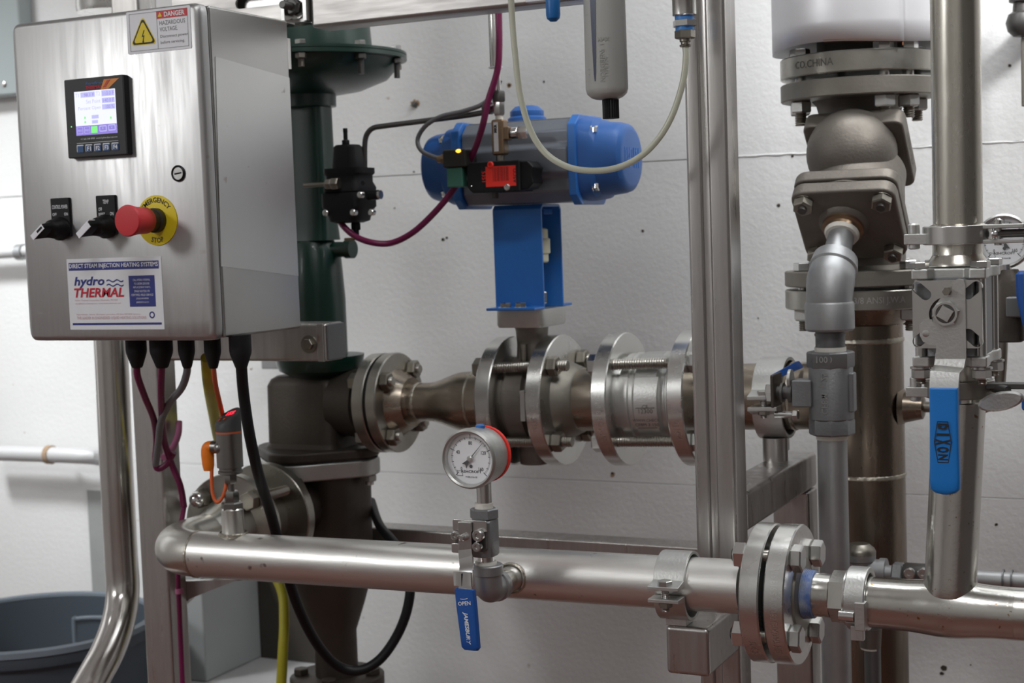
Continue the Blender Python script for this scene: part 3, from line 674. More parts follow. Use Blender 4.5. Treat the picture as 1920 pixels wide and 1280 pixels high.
# ------------------------------------------------------------------ pressure gauge (front)
def gauge(name, c, r, label, needle=52, back='galv', d=.034):
    """dial gauge facing the room: c is the centre of the glass"""
    t = thing(name, c, label, 'gauge')
    y = -Y_
    obj('case', MB().lathe(c, Y_, [(.004, r*.97), (d*.55, r*.97), (d*.6, r*.93), (d, r*.92), (d+.002, r*.88), (d+.002, 0)], 56), 'cast_light', t)
    obj('bezel', MB().lathe(c, Y_, [(.002, r*.84), (-.003, r*.86), (-.0045, r*.92), (-.002, r*.985), (.004, r), (.010, r*.985), (.011, r*.95)], 64, cap=False), 'cast_light', t)
    dl = obj('dial', MB().lathe(c+Y_*.004, y, [(0, r*.86), (.0004, r*.86), (.0004, 0)], 56), 'dial', t)
    o = c+Y_*.0034
    def pol(a, q): return V((math.sin(math.radians(a)), 0, math.cos(math.radians(a))))*q*r
    mb = MB(); f0 = -135
    for k in range(0, 81):
        a = f0+270*k/80; L = .055 if k % 5 else .10; wd = .006 if k % 5 else .012
        t0 = pol(a, .72-L) if k % 5 else pol(a, .70-.06); dn = pol(a+90, wd)
        t1 = pol(a, .72)
        mb.add([o+t0-dn, o+t0+dn, o+t1+dn, o+t1-dn], [(0, 1, 2, 3)])
    obj('scale_marks', mb, 'ink', dl, kind='stuff')
    for k in range(9):
        a = f0+270*k/8; t1, t0, dn = pol(a, .80), pol(a, .66), pol(a+90, .012)
        if k % 2 == 0: obj('scale_mark', MB().add([o+t0-dn, o+t0+dn, o+t1+dn, o+t1-dn], [(0, 1, 2, 3)]), 'ink', dl)
    for k, s_ in enumerate(('0', '40', '80', '120', '160')):
        obj('lettering', txt(s_, r*.17, o+pol(f0+270*k/4*1.0, .50)-Y_*.0001, bold=.0001, xs=.8), 'ink', dl)
    for s_, zz, sz in (('ASHCROFT', -.44, .125), ('TYPE 316 SS', -.62, .07), ('psi', -.29, .0)):
        if sz: obj('lettering', txt(s_, r*sz, o-Z_*(-zz*r)-Y_*.0001, bold=.0001, xs=1.2), 'ink' if sz > .1 else 'grey_ink', dl)
    sq = [pol(-138, .78), pol(-128, .66), pol(-141, .55), pol(-152, .66)]
    for i in range(4):
        a, b = sq[i], sq[(i+1) % 4]; n_ = (b-a).cross(Y_).normalized()*.00025
        obj('square_mark', MB().add([o+a-n_, o+a+n_, o+b+n_, o+b-n_], [(0, 1, 2, 3)]), 'ink', dl)
    obj('dot', MB().cyl(o+pol(180, .26), o+pol(180, .26)-Y_*.0006, r*.055, n=16), 'ink', dl)
    nd = pol(needle, 1); nn = pol(needle+90, 1); o2 = o-Y_*.002
    obj('needle', MB().add([o2-nn*.018, o2+nn*.018, o2+nd*.70+nn*.006, o2+nd*.70-nn*.006], [(0, 1, 2, 3)]).add([o2-nn*.03-nd*.05, o2+nn*.03-nd*.05, o2-nd*.34+nn*.11, o2-nd*.27, o2-nd*.34-nn*.11], [(0, 1, 2, 3, 4)]), 'ink', t)
    obj('hub', MB().lathe(o, y, [(0, r*.10), (.003, r*.10), (.004, r*.06), (.004, 0)], 24), 'cast_light', t)
    obj('glass', MB().lathe(c-Y_*.0005, y, [(0, r*.85), (.0008, r*.85)], 48), 'glass', t)
    return t
gc = A(880, 860, 1.488); gr = R(115, gc)
gt = gauge('pressure_gauge', gc, gr, 'round dial pressure gauge standing on the small ball valve above the front pipe', 42)
obj('red_gasket', MB().lathe(gc+Y_*.036, Y_, [(0, gr*.945), (.0025, gr*.95), (.005, gr*.945)], 56), 'red_print', gt)
obj('filler_plug', MB().lathe(gc+V((.004, .022, gr*.93)), Z_, [(0, .0055), (.003, .0055), (.004, .004), (.004, 0)], 18), 'blue', gt)
obj('socket', MB().cyl(V((ge.x-.001, gy, gc.z-gr*.9)), V((ge.x-.001, gy, A(898, 944, gy).z)), .0085, n=24), 'nickel', gt)
# its ball valve
vz0, vz1 = ge.z+.030, A(900, 945, gy).z
bc = V((ge.x-.002, gy, (A(900, 1040, gy).z+A(900, 950, gy).z)/2))
bz0, bz1 = A(900, 1040, gy).z, A(900, 972, gy).z
bv = thing('ball_valve', bc, 'small stainless ball valve under the pressure gauge, blue handle hanging down', 'valve')
obj('body', MB().loft(V((bc.x, gy, bz0)), Z_, X_, [(0, .0125, .0145, 3), (.002, .0135, .0155, 3.5), (bz1-bz0-.002, .0135, .0155, 3.5), (bz1-bz0, .0125, .0145, 3)], 32), 'valve_grey', bv)
obj('hex_end', MB().hex(V((bc.x, gy, bz1)), Z_, .0165, vz1-bz1-.004, ph=.2), 'valve_grey', bv)
obj('thread_tape', MB().cyl(V((bc.x, gy, vz1-.005)), V((bc.x, gy, vz1+.002)), .0105, n=24), 'tape', bv)
obj('lower_nipple', MB().cyl(V((bc.x, gy, ge.z+.026)), V((bc.x, gy, bz0)), .0098, n=28), 'nickel', bv)
obj('thread_tape', MB().cyl(V((bc.x, gy, ge.z+.028)), V((bc.x, gy, ge.z+.033)), .0125, n=24), 'tape', bv)
py = gy-.021
def rectp(name, x0, y0, x1, y1, Y, th, m, par, bevel=.001, r=None):
    a, b = A(x0, y0, Y), A(x1, y1, Y); W_, H_ = b.x-a.x, a.z-b.z
    return obj(name, MB().prism(rpoly(W_, H_, r or min(W_, H_)*.15), V(((a.x+b.x)/2, Y, (a.z+b.z)/2)), X_, Z_, Y_, th), m, par, bevel=bevel)
rectp('stop_plate', 848, 973, 912, 998, py, .0025, 'nickel', bv, .0006)
rectp('stop_plate', 846, 1018, 880, 1038, py, .0025, 'nickel', bv, .0006)
rectp('stem_block', 852, 988, 912, 1035, py+.003, .012, 'dark_metal', bv)
rectp('lever_plate', 858, 978, 885, 1042, py-.004, .0028, 'bolt', bv, .0006, r=.0015)
for px, py_, rr in ((899, 1003, .0068), (856, 1003, .005), (897, 1024, .0056)):
    c = A(px, py_, py-.0005); nb = obj('cap_screw', MB().lathe(c, -Y_, [(0, rr), (.005, rr), (.006, rr*.85), (.006, rr*.45), (.0035, rr*.4), (.0035, 0)], 24), 'bolt', bv)
c = A(870, 1007, py-.004); obj('pin', MB().lathe(c, -Y_, [(0, .0042), (.005, .0042), (.007, .0025), (.007, 0)], 20), 'bright', bv)
# lever: flat strap that bends outwards and down into the sleeve
def strap(pts, w, th, ux=X_):
    vs = []; fs = []
    for i, p in enumerate(pts):
        t = (pts[min(i+1, len(pts)-1)]-pts[max(i-1, 0)]).normalized(); n = t.cross(ux).normalized()
        ww = w[i] if isinstance(w, list) else w; uu = (ux-t*ux.dot(t)).normalized()
        vs += [p-uu*ww/2-n*th/2, p+uu*ww/2-n*th/2, p+uu*ww/2+n*th/2, p-uu*ww/2+n*th/2]
    for i in range(len(pts)-1):
        for k in range(4):
            k2 = (k+1) % 4; fs.append((4*i+k, 4*i+k2, 4*i+4+k2, 4*i+4+k))
    fs += [(3, 2, 1, 0), tuple(range(4*len(pts)-4, 4*len(pts)))]
    return MB().add(vs, fs)
hp = [A(872, 1030, py-.003), A(874, 1045, py-.004), A(875, 1062, py-.012), A(873, 1085, py-.018), A(873, 1105, py-.020)]
obj('lever', strap(hp, .0165, .0025), 'bright', bv)
a = A(869, 1072, py-.018); b = A(870, 1098, py-.020)
obj('lock_sleeve', MB().loft(b, (a-b).normalized(), X_, [(0, .0118, .0045, 5), ((a-b).length, .0118, .0045, 5)], 32), 'bright', bv)
obj('sleeve_slot', MB().b2(b+V((-.0005, -.0048, .0005)), a+V((.0005, -.0044, -.0005))), 'gap', bv)
a = A(872, 1103, py-.020); b = A(884, 1218, py-.026); dd = (b-a).normalized()
gp = obj('handle_grip', MB().loft(a, dd, X_, [(0, .0108, .0035, 6), (.001, .0118, .0045, 6), (.02, .0120, .0048, 5), ((b-a).length-.012, .0108, .0050, 5), ((b-a).length-.003, .0108, .0050, 4), ((b-a).length, .0085, .0035, 3)], 40), 'grip_dark', bv)
nrm = dd.cross(X_).normalized(); nrm = nrm if nrm.y < 0 else -nrm
xx = nrm.cross(dd).normalized(); xx = xx if xx.x > 0 else -xx
def gl(o, size, s_, along, **k):           # lettering on the grip
    oo = a+dd*along+nrm*.0053
    return txt(s_, size, fn=(lambda p, q: oo+o[0]*p+o[1]*q), **k)
obj('lettering', gl((xx, -dd), .0062, 'OPEN', .016, bold=.0001), 'white', gp)
obj('lettering', gl((dd, xx), .0066, 'JAMESBURY', .026, bold=.0002, align='LEFT', shear=.25), 'white', gp)
mb = MB(); vs = []
for k in range(9):
    t = (k/8-.5)*1.6; q = a+dd*(.0085+.0022*math.cos(t))+xx*.0065*math.sin(t)+nrm*.0053; vs += [q, q+dd*.0007]
obj('arrow_mark', mb.add(vs, [(2*k, 2*k+2, 2*k+3, 2*k+1) for k in range(8)]), 'white', gp)
obj('hang_hole', MB().cyl(b-dd*.012+nrm*.0046, b-dd*.012+nrm*.0053, .0025, n=20), 'grip_dark', gp)

# ------------------------------------------------------------------ pipe clamp on the bracket arm
def clampset(name, c, ax, r, w, zpad, label, thick=.004, side=-1, fl=.022, m='cast_light', lat=-Y_):
    """strap over a pipe: c on the axis, lugs on the lat side, standing on a pad at height zpad"""
    t = thing(name, V((c.x, c.y, zpad)), label, 'clamp')
    ax = ax.normalized(); up = Z_
    def half(sgn):
        n = 14; pr_ = []; ri, ro = r+.0004, r+thick
        outer = []; inner = []
        for k in range(n+1):
            a = math.pi*k/n
            inner.append((ri*math.cos(a), sgn*(ri*math.sin(a)+.003))); outer.append((ro*math.cos(a), sgn*(ro*math.sin(a)+.003)))
        o_ = [(ro+fl, sgn*.003), (ro+fl, sgn*(.003+thick)), ] + [p for p in outer if p[1]*sgn > .003+thick] + [(-ro-fl*.5, sgn*(.003+thick)), (-ro-fl*.5, sgn*.003)] + list(reversed(inner))
        return o_
    obj('upper_strap', MB().prism(half(1), c-ax*w/2, lat, up, ax, w), m, t, bevel=.0006)
    obj('lower_strap', MB().prism(half(-1), c-ax*w/2-up*.004, lat, up, ax, w), m, t, bevel=.0006)
    b0 = c+lat*(r+thick+fl*.55)
    bl = obj('clamp_bolt', MB().hex(b0+up*(.003+thick), up, .0085, .006).thread(b0-up*.022, b0+up*.004, .0045), 'bolt', t)
    obj('nut', MB().hex(b0-up*(.004+.003+thick), -up, .008, .006), 'bolt_old', t)
    obj('pad', MB().b2((c.x-w*.35, c.y-.012, zpad), (c.x+w*.35, c.y+.012, c.z-r-.008)), m, t, bevel=.001)
    return t
cc = FP(1272)
clampset('pipe_clamp', cc, AXF, pr, .036, zc0, 'steel pipe clamp holding the front pipe on the bracket arm left of the large flanges', fl=.018)

# ------------------------------------------------------------------ large flanged joint at the right of the front pipe
near = FY-.076
def XN(px, py=1108, y=near): return A(px, py, y).x
fc = lambda x: V((x, FY, (FP(1395).z+A(1640, 1127, FY).z)/2-.001))
jt = thing('flanged_joint', fc(XN(1400)), 'pair of bright machined flanges bolted face to face with stamped rims, lower right', 'flange')
x1, x2, x3, x4 = XN(1383), XN(1420), XN(1429), XN(1468)
F1 = flange(jt, fc(x1), X_, .0765, x2-x1, 'flange'); F2 = flange(jt, fc(x3), X_, .0765, x4-x3, 'flange')
obj('gasket', MB().cyl(fc(x2-.001), fc(x3+.001), .050, n=48), 'gasket', jt)
obj('hub', MB().lathe(fc(x4), X_, [(0, .042), (.002, .041), (.003, .036)], 56), 'flange_dull', jt)
obj('hub', MB().lathe(fc(x1), -X_, [(0, .042), (.006, .040), (.010, pr+.002)], 56), 'flange_old', jt)
ref = -Y_
def stamp(par, s_, size, o, ax, r, a0, t0, xs=1.0, m='engrave', ls=1.5):
    return obj('stamped_lettering', txt(s_, size, fn=around(o, ax, ref, r+.0003, a0, t0, xs), bold=.0001), m, par)
stamp(F1, '5LR 2', .009, fc(x1), X_, .0765, 38, (x2-x1)/2)
stamp(F2, '2 3/16 B16.5 A/SA182 F304/304L 3130', .011, fc(x3), X_, .0765, 2, (x4-x3)/2, xs=.62)
for k in range(4):
    a = math.radians(45+90*k+8); d = (-Y_*math.cos(a)+Z_*math.sin(a))*.060
    sd = obj('stud', MB().cyl(fc(x1)+d, fc(x4)+d, .0076, n=16), 'stud', jt)
    n1 = obj('nut', MB().hex(fc(x1)+d, -X_, .0150, .014, ph=.3), 'bright', sd)
    obj('stud_end', MB().thread(fc(x1)+d-X_*.014, fc(x1)+d-X_*.017, .0074), 'dark_metal', sd)
    obj('bolt_head', MB().hex(fc(x4)+d, X_, .0150, .012, ph=.3), 'bolt', sd)
# hex adapter with taped thread
ad = thing('threaded_adapter', fc(x4+.02), 'stainless hex pipe adapter with blue-stained thread tape screwed into the large flange', 'fitting')
AP = A(1630, 1127, FY); AD = (AP-fc(x4)); 
def t_y(px): return 1108+.0776*(px-1450)
def on_ax(px):
    t = A(px, 1108+.0776*(px-1450), FY); return V((A(px, t_y(px), FY-.028).x, FY, t.z))
ra = R(86, on_ax(1530))
def seg(name, p0, p1, r0, m, par, r1=None, n=48, **k): return obj(name, MB().cyl(on_ax(p0) if not isinstance(p0, V) else p0, on_ax(p1) if not isinstance(p1, V) else p1, r0, r1, n=n), m, par, **k)
seg('threaded_end', 1496, 1517, ra*1.06, 'tape_blue', ad, ra*1.02)
mb = MB(); 
for k in range(7): q = on_ax(1497+k*3.0); mb.ring(q, X_, ra*.98, ra*(1.09-.008*k), .0009, 40)
obj('thread', mb, 'tape_blue', ad, kind='stuff')
seg('neck', 1516, 1548, ra*.95, 'tube', ad)
obj('hexagon', MB().lathe(on_ax(1548), X_, [(0, ra*1.04), (.001, ra*1.12), (.019, ra*1.12), (.020, ra*1.06)], 6, ph=.25), 'tube', ad)
seg('ferrule', 1578, 1592, ra*1.22, 'nickel', ad)
# tri clamp
cl = thing('sanitary_clamp', on_ax(1600), 'grey two-piece sanitary clamp joining the hex adapter to the right-hand tee pipe', 'clamp')
q0, q1 = on_ax(1582), on_ax(1624); AXR = (q1-q0).normalized(); L = .022
rc = ra*1.36
def arcpoly(r0, r1, a0, a1, n=30):
    p = [(r1*math.cos(math.radians(a0+(a1-a0)*k/n)), r1*math.sin(math.radians(a0+(a1-a0)*k/n))) for k in range(n+1)]
    return p+[(r0*math.cos(math.radians(a1-(a1-a0)*k/n)), r0*math.sin(math.radians(a1-(a1-a0)*k/n))) for k in range(n+1)]
obj('clamp_half', MB().prism(arcpoly(rc*.80, rc, -22, 172), q0, -Y_, Z_, AXR, L), 'cast_light', cl, bevel=.0015)
obj('clamp_half', MB().prism(arcpoly(rc*.80, rc, 178, 322), q0, -Y_, Z_, AXR, L), 'cast_light', cl, bevel=.0015)
obj('hinge_lug', MB().b2(q0+V((.013, -rc-.004, -.026)), q0+V((.024, -rc+.010, .004))), 'cast_light', cl, bevel=.001)
obj('hinge_screw', MB().cyl(q0+V((-.004, -rc+.001, -.012)), q0+V((.012, -rc+.001, -.012)), .0055, n=18), 'bright', cl)
obj('lower_lug', MB().b2(q0+V((.006, -rc*.8, -.040)), q0+V((.02, -rc*.55, -.024))), 'cast_light', cl, bevel=.001)
# tee pipe
tp = thing('tee_pipe', on_ax(1760), 'polished stainless tee of tube at lower right with small rust freckles', 'pipe')
p0, p1 = on_ax(1606), on_ax(1900); rt = R(95, on_ax(1650))
p0 = A(1606, 1126, FY); p1 = A(1895, 1150, FY); TD = (p1-p0).normalized()
LR = (p1-p0).length; tb = (A(1782, 1135, FY)-p0).length
obj('run', MB().lathe(p0, TD, [(0, rt)]+[(tb+q*.011, rt*(1+.15*math.exp(-(q/2.6)**2))) for q in range(-6, 7)]+[(LR, rt)], 64), 'tube', tp)
obj('ferrule', MB().lathe(p0, TD, [(-.004, rc*.78), (.004, rc*.78), (.010, rt)], 48), 'tube', tp)
ec = p1+V((.0, .07, 0)); pts = [p1-TD*.002]+[p1+TD*.076*math.sin(t)+Y_*(.076*(1-math.cos(t))) for t in [math.pi/2*k/10 for k in range(1, 11)]]
pts.append(pts[-1]+Y_*.06)
obj('end_elbow', MB().tube(pts, rt*1.005, n=48, sub=0), 'tube', tp)
b0 = A(1780, 1136, FY); b1 = A(1799, 752, FY)
BD = (b1-b0).normalized(); rb = R(95, A(1790, 950, FY))
obj('branch', MB().lathe(b0, BD, [(rt*.55, rb*1.04), (rt*.9, rb*1.05), (rt*1.3, rb*1.0), ((b1-b0).length, rb)], 64), 'tube', tp)
# ------------------------------------------------------------------ rear pipe row: flanges, reducer, wafer valve, check valve
BY = 2.0
r0 = A(700, 755, BY); r1 = A(1180, 747, BY); RD = (r1-r0).normalized()
def BX_(px, near=.095):                    # axis point whose near flange edge is seen at px
    q = A(px, 750, BY-near); k = (q.x-r0.x)/RD.x; return r0+RD*k
def bseg(name, p0, p1, ra_, m, par, rb_=None, near=.04, n=48):
    return obj(name, MB().cyl(BX_(p0, near), BX_(p1, near), ra_, rb_, n=n), m, par)
sp = thing('reducer_spool', BX_(780, .04), 'heat-tinted steel reducer pipe between the grey heater body and the wafer valve', 'pipe')
fA1, fA2, fB1, fB2 = BX_(657, .076), BX_(678, .076), BX_(683, .076), BX_(702, .076)
flB = flange(sp, fB1, RD, .0765, (fB2-fB1).length, 'flange_old')
h0 = BX_(702, .05); q1 = BX_(762, .025)
L0 = (q1-fB2).length
obj('weld_neck', MB().lathe(fB2, RD, [(0, .052), (.006, .047), (.022, .038), (L0*.8, .0302), (L0, .0290)], 56), 'spool', sp)
qa, qb, qc = BX_(770, .028), BX_(788, .028), BX_(866, .044)
obj('reducer', MB().lathe(q1, RD, [(0, .0290), ((qb-q1).length, .0292)]+[((qb-q1).length+(qc-qb).length*k/10*.82, .0292+.0152*(3*(k/10)**2-2*(k/10)**3)) for k in range(1, 11)]+[((qc-q1).length, .0445)], 64), 'spool', sp)
weld(sp, qa, RD, .0292, .005); weld(sp, BX_(868, .044), RD, .0445, .005)
dA1, dA2 = BX_(888), BX_(915)
obj('collar', MB().lathe(BX_(868, .044), RD, [(0, .0445), ((dA1-BX_(868, .044)).length, .050)], 48), 'spool', sp)
flA = flange(sp, dA1, RD, .095, (dA2-dA1).length, 'flange')
dB1, dB2, dC1, dC2, dD1, dD2 = BX_(983), BX_(1011), BX_(1106), BX_(1135), BX_(1248), BX_(1279)
s2 = thing('pipe_spool', dB1, 'short heat-tinted pipe spool welded between two bright flanges left of the cast check valve', 'pipe')
flB_ = flange(s2, dB1, RD, .095, (dB2-dB1).length, 'flange'); flC = flange(s2, dC1, RD, .095, (dC2-dC1).length, 'flange')
obj('pipe', MB().cyl(dB2, dC1, .0455, n=56), 'spool', s2)
obj('hub', MB().lathe(dB2, RD, [(0, .060), (.008, .055), (.024, .048), (.026, .0455)], 56), 'flange_dull', s2)
weld(s2, BX_(1048, .046), RD, .0455, .007)
s3 = thing('outlet_pipe', dD1, 'heat-tinted pipe with flange passing behind the right frame post', 'pipe')
flD = flange(s3, dD1, RD, .095, (dD2-dD1).length, 'flange')
RX = A(1618, 760, 2.08).x
e3 = BX_(1536, .04); 
obj('pipe', MB().cyl(dD2, e3, .0455, n=56), 'spool', s3)
weld(s3, BX_(1475, .045), RD, .0455, .006)
def stamp2(par, s_, d0, d1, a0, xs=.8, size=.011, flip=1):
    obj('stamped_lettering', txt(s_, size, fn=around(d0, RD, -Y_, .0955, a0, (d1-d0).length/2, xs, flip), bold=.0001), 'engrave', par)
stamp2(flA, '10BK V', dA1, dA2, 12); stamp2(flB_, '1/7A 2-D-2 316L', dB1, dB2, 0, .9); stamp2(flC, '5-1-2013 B16.5 3-150', dC1, dC2, 6, .9); stamp2(flD, 'RJ 1404', dD1, dD2, 22)
# outlet flange of the heater and bolts of the left pair
def studset(par, p0, p1, rbc, rs, rh, ph=45, thread=True, over=.012, n=4, mat_='bolt_old'):
    d = (p1-p0).normalized()
    for k in range(n):
        a = math.radians(ph+360/n*k); o_ = (-Y_*math.cos(a)+Z_*math.sin(a)); o_ = (o_-d*o_.dot(d)).normalized()*rbc
        sd = obj('stud', MB().thread(p0+o_-d*over, p1+o_+d*(over+rh), rs, .0036), 'stud', par)
        obj('nut', MB().hex(p0+o_, -d, rh, rh*.95, ph=.5), mat_, sd); obj('nut', MB().hex(p1+o_, d, rh, rh*.95, ph=.2), mat_, sd)
studset(sp, fA1, fB2, .060, .0078, .0145, 38, over=.004)
studset(sp, dA1, dB2, .0762, .0080, .0150, 45, over=.014)
studset(s2, dC1, dD2, .0762, .0080, .0152, 45, over=.014, mat_='bright')
# wafer butterfly valve body with neck
wv = thing('wafer_valve', (dA2+dB1)/2, 'dark cast wafer valve body clamped between two bright flanges under the blue bracket', 'valve')
Lw = (dB1-dA2).length
obj('body', MB().lathe(dA2, RD, [(0, .058), (Lw*.12, .058), (Lw*.14, .066), (Lw*.62, .066), (Lw*.66, .058), (Lw, .058)], 64), 'cast', wv)
cw = (dA2+dB1)/2
obj('neck', MB().loft(cw, Z_, RD, [(.050, .022, .024, 3), (.085, .020, .022, 3), (.105, .022, .022, 3), (.116, .026, .026, 3)], 40), 'cast', wv)
zb_top = A(970, 580, BY-.036).z
a, b = A(936, 625, 1.955), A(1018, 592, 1.955)
obj('top_pad', MB().loft(V((cw.x, BY, zb_top-.026)), Z_, X_, [(0, .036, .045, 8), (.004, .038, .047, 8), (.026, .038, .047, 8)], 40), 'cast_light', wv)
obj('label_plate', MB().b2(V((cw.x+.010, BY-.072, cw.z-.022)), V((cw.x+.018, BY-.056, cw.z+.022))), 'cast_light', wv, bevel=.001)
obj('small_screw', MB().cyl(V((cw.x, BY-.03, cw.z+.052)), V((cw.x, BY-.03, cw.z+.085)), .005, n=14), 'bolt_old', wv)
obj('bottom_boss', MB().loft(cw, -Z_, RD, [(.060, .024, .024, 3), (.092, .022, .022, 3), (.094, .018, .018, 3)], 32), 'cast', wv)
# cast check valve
cv = thing('check_valve', (dC2+dD1)/2, 'light cast check valve body with raised nameplate between two long-studded bright flanges', 'valve')
Lc = (dD1-dC2).length
obj('body', MB().lathe(dC2, RD, [(0, .060), (Lc*.06, .060), (Lc*.08, .065), (Lc*.22, .066), (Lc*.24, .0635), (Lc*.30, .0635), (Lc*.34, .066), (Lc*.70, .066), (Lc*.76, .060), (Lc*.82, .060), (Lc*.86, .066), (Lc, .066)], 72), 'cast_light', cv)
# raised pad with moulded letters on the front
pc = dC2+RD*Lc*.54
n = 10; vs = []; wp = Lc*.40
for i in range(n+1):
    th = math.radians(-32+64*i/n); d = -Y_*math.cos(th)+Z_*math.sin(th)
    for t in (-wp/2, wp/2): vs += [pc+RD*t+d*.0655, pc+RD*t+d*.0685]
fs = []
for i in range(n):
    b_ = 4*i; fs += [(b_+1, b_+5, b_+7, b_+3), (b_, b_+4, b_+5, b_+1), (b_+2, b_+3, b_+7, b_+6)]
fs += [(0, 1, 3, 2), (4*n, 4*n+2, 4*n+3, 4*n+1)]
pd = obj('raised_pad', MB().add(vs, fs), 'cast_light', cv, bevel=.001)
for s_, a0, sz in (('12300', -9, .009), ('CF', -4, .008), ('WWW.CHECK', -20, .006), ('CF8M 3 150', -26, .007)):
    obj('moulded_lettering', txt(s_, sz, fn=lambda p, q, a0=a0: pc+RD*p+(-Y_*math.cos(math.radians(a0)+q/.069)+Z_*math.sin(math.radians(a0)+q/.069))*.0688), 'engrave_dark', pd)
mb = MB()
for a0 in (-5, -30):
    th = math.radians(a0); d = -Y_*math.cos(th)+Z_*math.sin(th); mb.box(pc+d*.0686, (wp*.8, .0012, .0006), u=RD, v=d.cross(RD), w=d)
obj('rule_line', mb, 'engrave_dark', pd, kind='stuff')
# rear pipe clamp and its stub on the support arm
pk = BX_(1436, .05)
ckc = clampset('pipe_clamp', pk, RD, .0455, .040, pk.z-.075, 'steel pipe clamp with bolted lugs on the rear pipe, right of the frame post', thick=.005, fl=.020, m='cast_light')
obj('stub', MB().cyl(V((pk.x, pk.y-.01, zt_-.0)), V((pk.x, pk.y-.01, pk.z-.055)), .017, n=32), 'frame', ckc)

# ------------------------------------------------------------------ blue actuator bracket
bk = thing('mounting_bracket', (cw.x, BY, zb_top), 'bright blue folded steel bracket between the pneumatic actuator and the pipe valve', 'bracket')
yF = BY-.036; yR = BY+.036
zB, zT = A(970, 580, yF).z, A(970, 384, yF).z
u0, u1 = A(926, 480, yF).x, A(1017, 480, yF).x; ub = (u0+u1)/2; uw = u1-u0
k = .004
path = [(yF-.028, zB), (yF, zB), (yF, zT), (yR, zT), (yR, zB), (yR+.028, zB)]
def fold(path, th):
    out = []; 
    up_ = [(yF-.032, zB), (yF-.032, zB+k), (yF-.0+0, zB+k), (yF, zT-.006), (yF+.006, zT), (yR-.006, zT), (yR, zT-.006), (yR, zB+k), (yR+.030, zB+k), (yR+.030, zB)]
    inn = [(yR-k, zB), (yR-k, zT-.008), (yR-.008, zT-k), (yF+.008, zT-k), (yF+k, zT-.008), (yF+k, zB)]
    return up_+inn
obj('folded_plate', MB().prism(fold(path, k), V((u0, 0, 0)), Y_, Z_, X_, uw), 'blue', bk, bevel=.0012)
for px in (948, 976):
    q = A(px, 578, yF-.016); q.z = zB+k
    obj('bolt_head', MB().ring(q, Z_, .003, .0098, .0012).hex(q+Z_*.001, Z_, .0085, .006), 'bright', bk)
obj('coupling', MB().lathe(V((ub+.008, BY, A(1030, 492, BY).z)), Z_, [(0, .020), (.002, .022), (.012, .022), (.014, .025), (.034, .025), (.036, .022), (.048, .022), (.050, .018)], 24).lathe(V((ub+.008, BY, A(1030, 492, BY).z)), Z_, [(.05, .008), (.07, .008)], 16), 'ivory', bk)
obj('stem_nut', MB().hex(V((ub+.008, BY, zB+.006)), Z_, .019, .018).hex(V((ub+.008, BY, zB+.024)), Z_, .013, .014).cyl(V((ub+.008, BY, zB-.0)), V((ub+.008, BY, zT-.03)), .0065, n=16), 'bolt', bk)
q = A(1042, 396, yR-.002); obj('bolt_head', MB().box(V((q.x-.01, q.y-.004, q.z)), (.014, .004, .008)), 'bright', bk)

# ------------------------------------------------------------------ pneumatic actuator
ac0 = A(866, 300, BY-.05); ac1 = A(1069, 300, BY-.05)
zA1 = A(1000, 226, BY-.03).z; zA0 = A(1000, 381, BY-.04).z
AC = V(((ac0.x+ac1.x)/2, BY, (zA0+zA1)/2)); hh = (zA1-zA0)/2
at = thing('pneumatic_actuator', AC-Z_*hh, 'large pneumatic valve actuator with grey ribbed body and blue end caps on the blue bracket', 'actuator')
bp = [(-.035, hh), (.035, hh), (.052, hh*.72), (.052, hh*.40), (.058, hh*.30), (.058, -hh*.30), (.052, -hh*.42), (.052, -hh*.74), (.038, -hh), (-.038, -hh), (-.052, -hh*.74), (-.052, -hh*.42), (-.058, -hh*.30), (-.058, hh*.30), (-.052, hh*.40), (-.052, hh*.72)]
obj('body', MB().prism(bp, V((ac0.x, BY, AC.z)), Y_, Z_, X_, ac1.x-ac0.x), 'alu', at, bevel=.003)
hB = hh*1.06
for sg, xe_, name in ((1, ac1.x, 'end_cap'), (-1, ac0.x, 'end_cap')):
    o_ = V((xe_, BY, AC.z)); ax = X_*sg
    obj('cap_flange', MB().prism([(-.040, hB), (.040, hB), (.058, hB*.78), (.060, hB*.25), (.060, -hB*.25), (.058, -hB*.8), (.042, -hB*1.02), (-.042, -hB*1.02), (-.058, -hB*.8), (-.060, -hB*.25), (-.060, hB*.25), (-.058, hB*.78)], o_, Y_, Z_, ax, .0125), 'blue', at, bevel=.0015)
    ec_ = obj('end_cap', MB().loft(o_, ax, Y_, [(.012, .056, hB*.93, 4), (.030, .054, hB*.90, 3.6), (.036, .051, hB*.84, 2.6), (.060, .050, hB*.80, 2.3), (.068, .048, hB*.76, 2.2), (.072, .043, hB*.68, 2.1), (.073, .038, hB*.60, 2.1)], 56), 'blue_cap', at)
    for yy_, zz_ in ((-.040, .66), (.040, .66), (-.040, -.66), (.040, -.66)):
        q = o_+V((0, yy_, hh*zz_)); obj('cap_bolt', MB().ring(q+ax*.030, ax, .002, .0078, .0015).hex(q+ax*.031, ax, .0064, .008, ph=.4), 'bright' if yy_ < 0 else 'bolt_old', at)
    if sg > 0:
        obj('centre_screw', MB().ring(o_+ax*.0725, ax, .003, .006, .001), 'grip_dark', ec_)
        obj('moulded_lettering', txt('AIR', .030, o_+ax*.0736, -Y_*-1, Z_, bold=.0004), 'grip_dark', ec_)
        for k in range(-3, 4):
            if k: obj('raised_rib', MB().b2(o_+V((.0725, k*.0085-.0012, -.014)), o_+V((.0738, k*.0085+.0012, .014))), 'blue', ec_)
iz = AC.z+hh
ip = A(988, 215, BY)
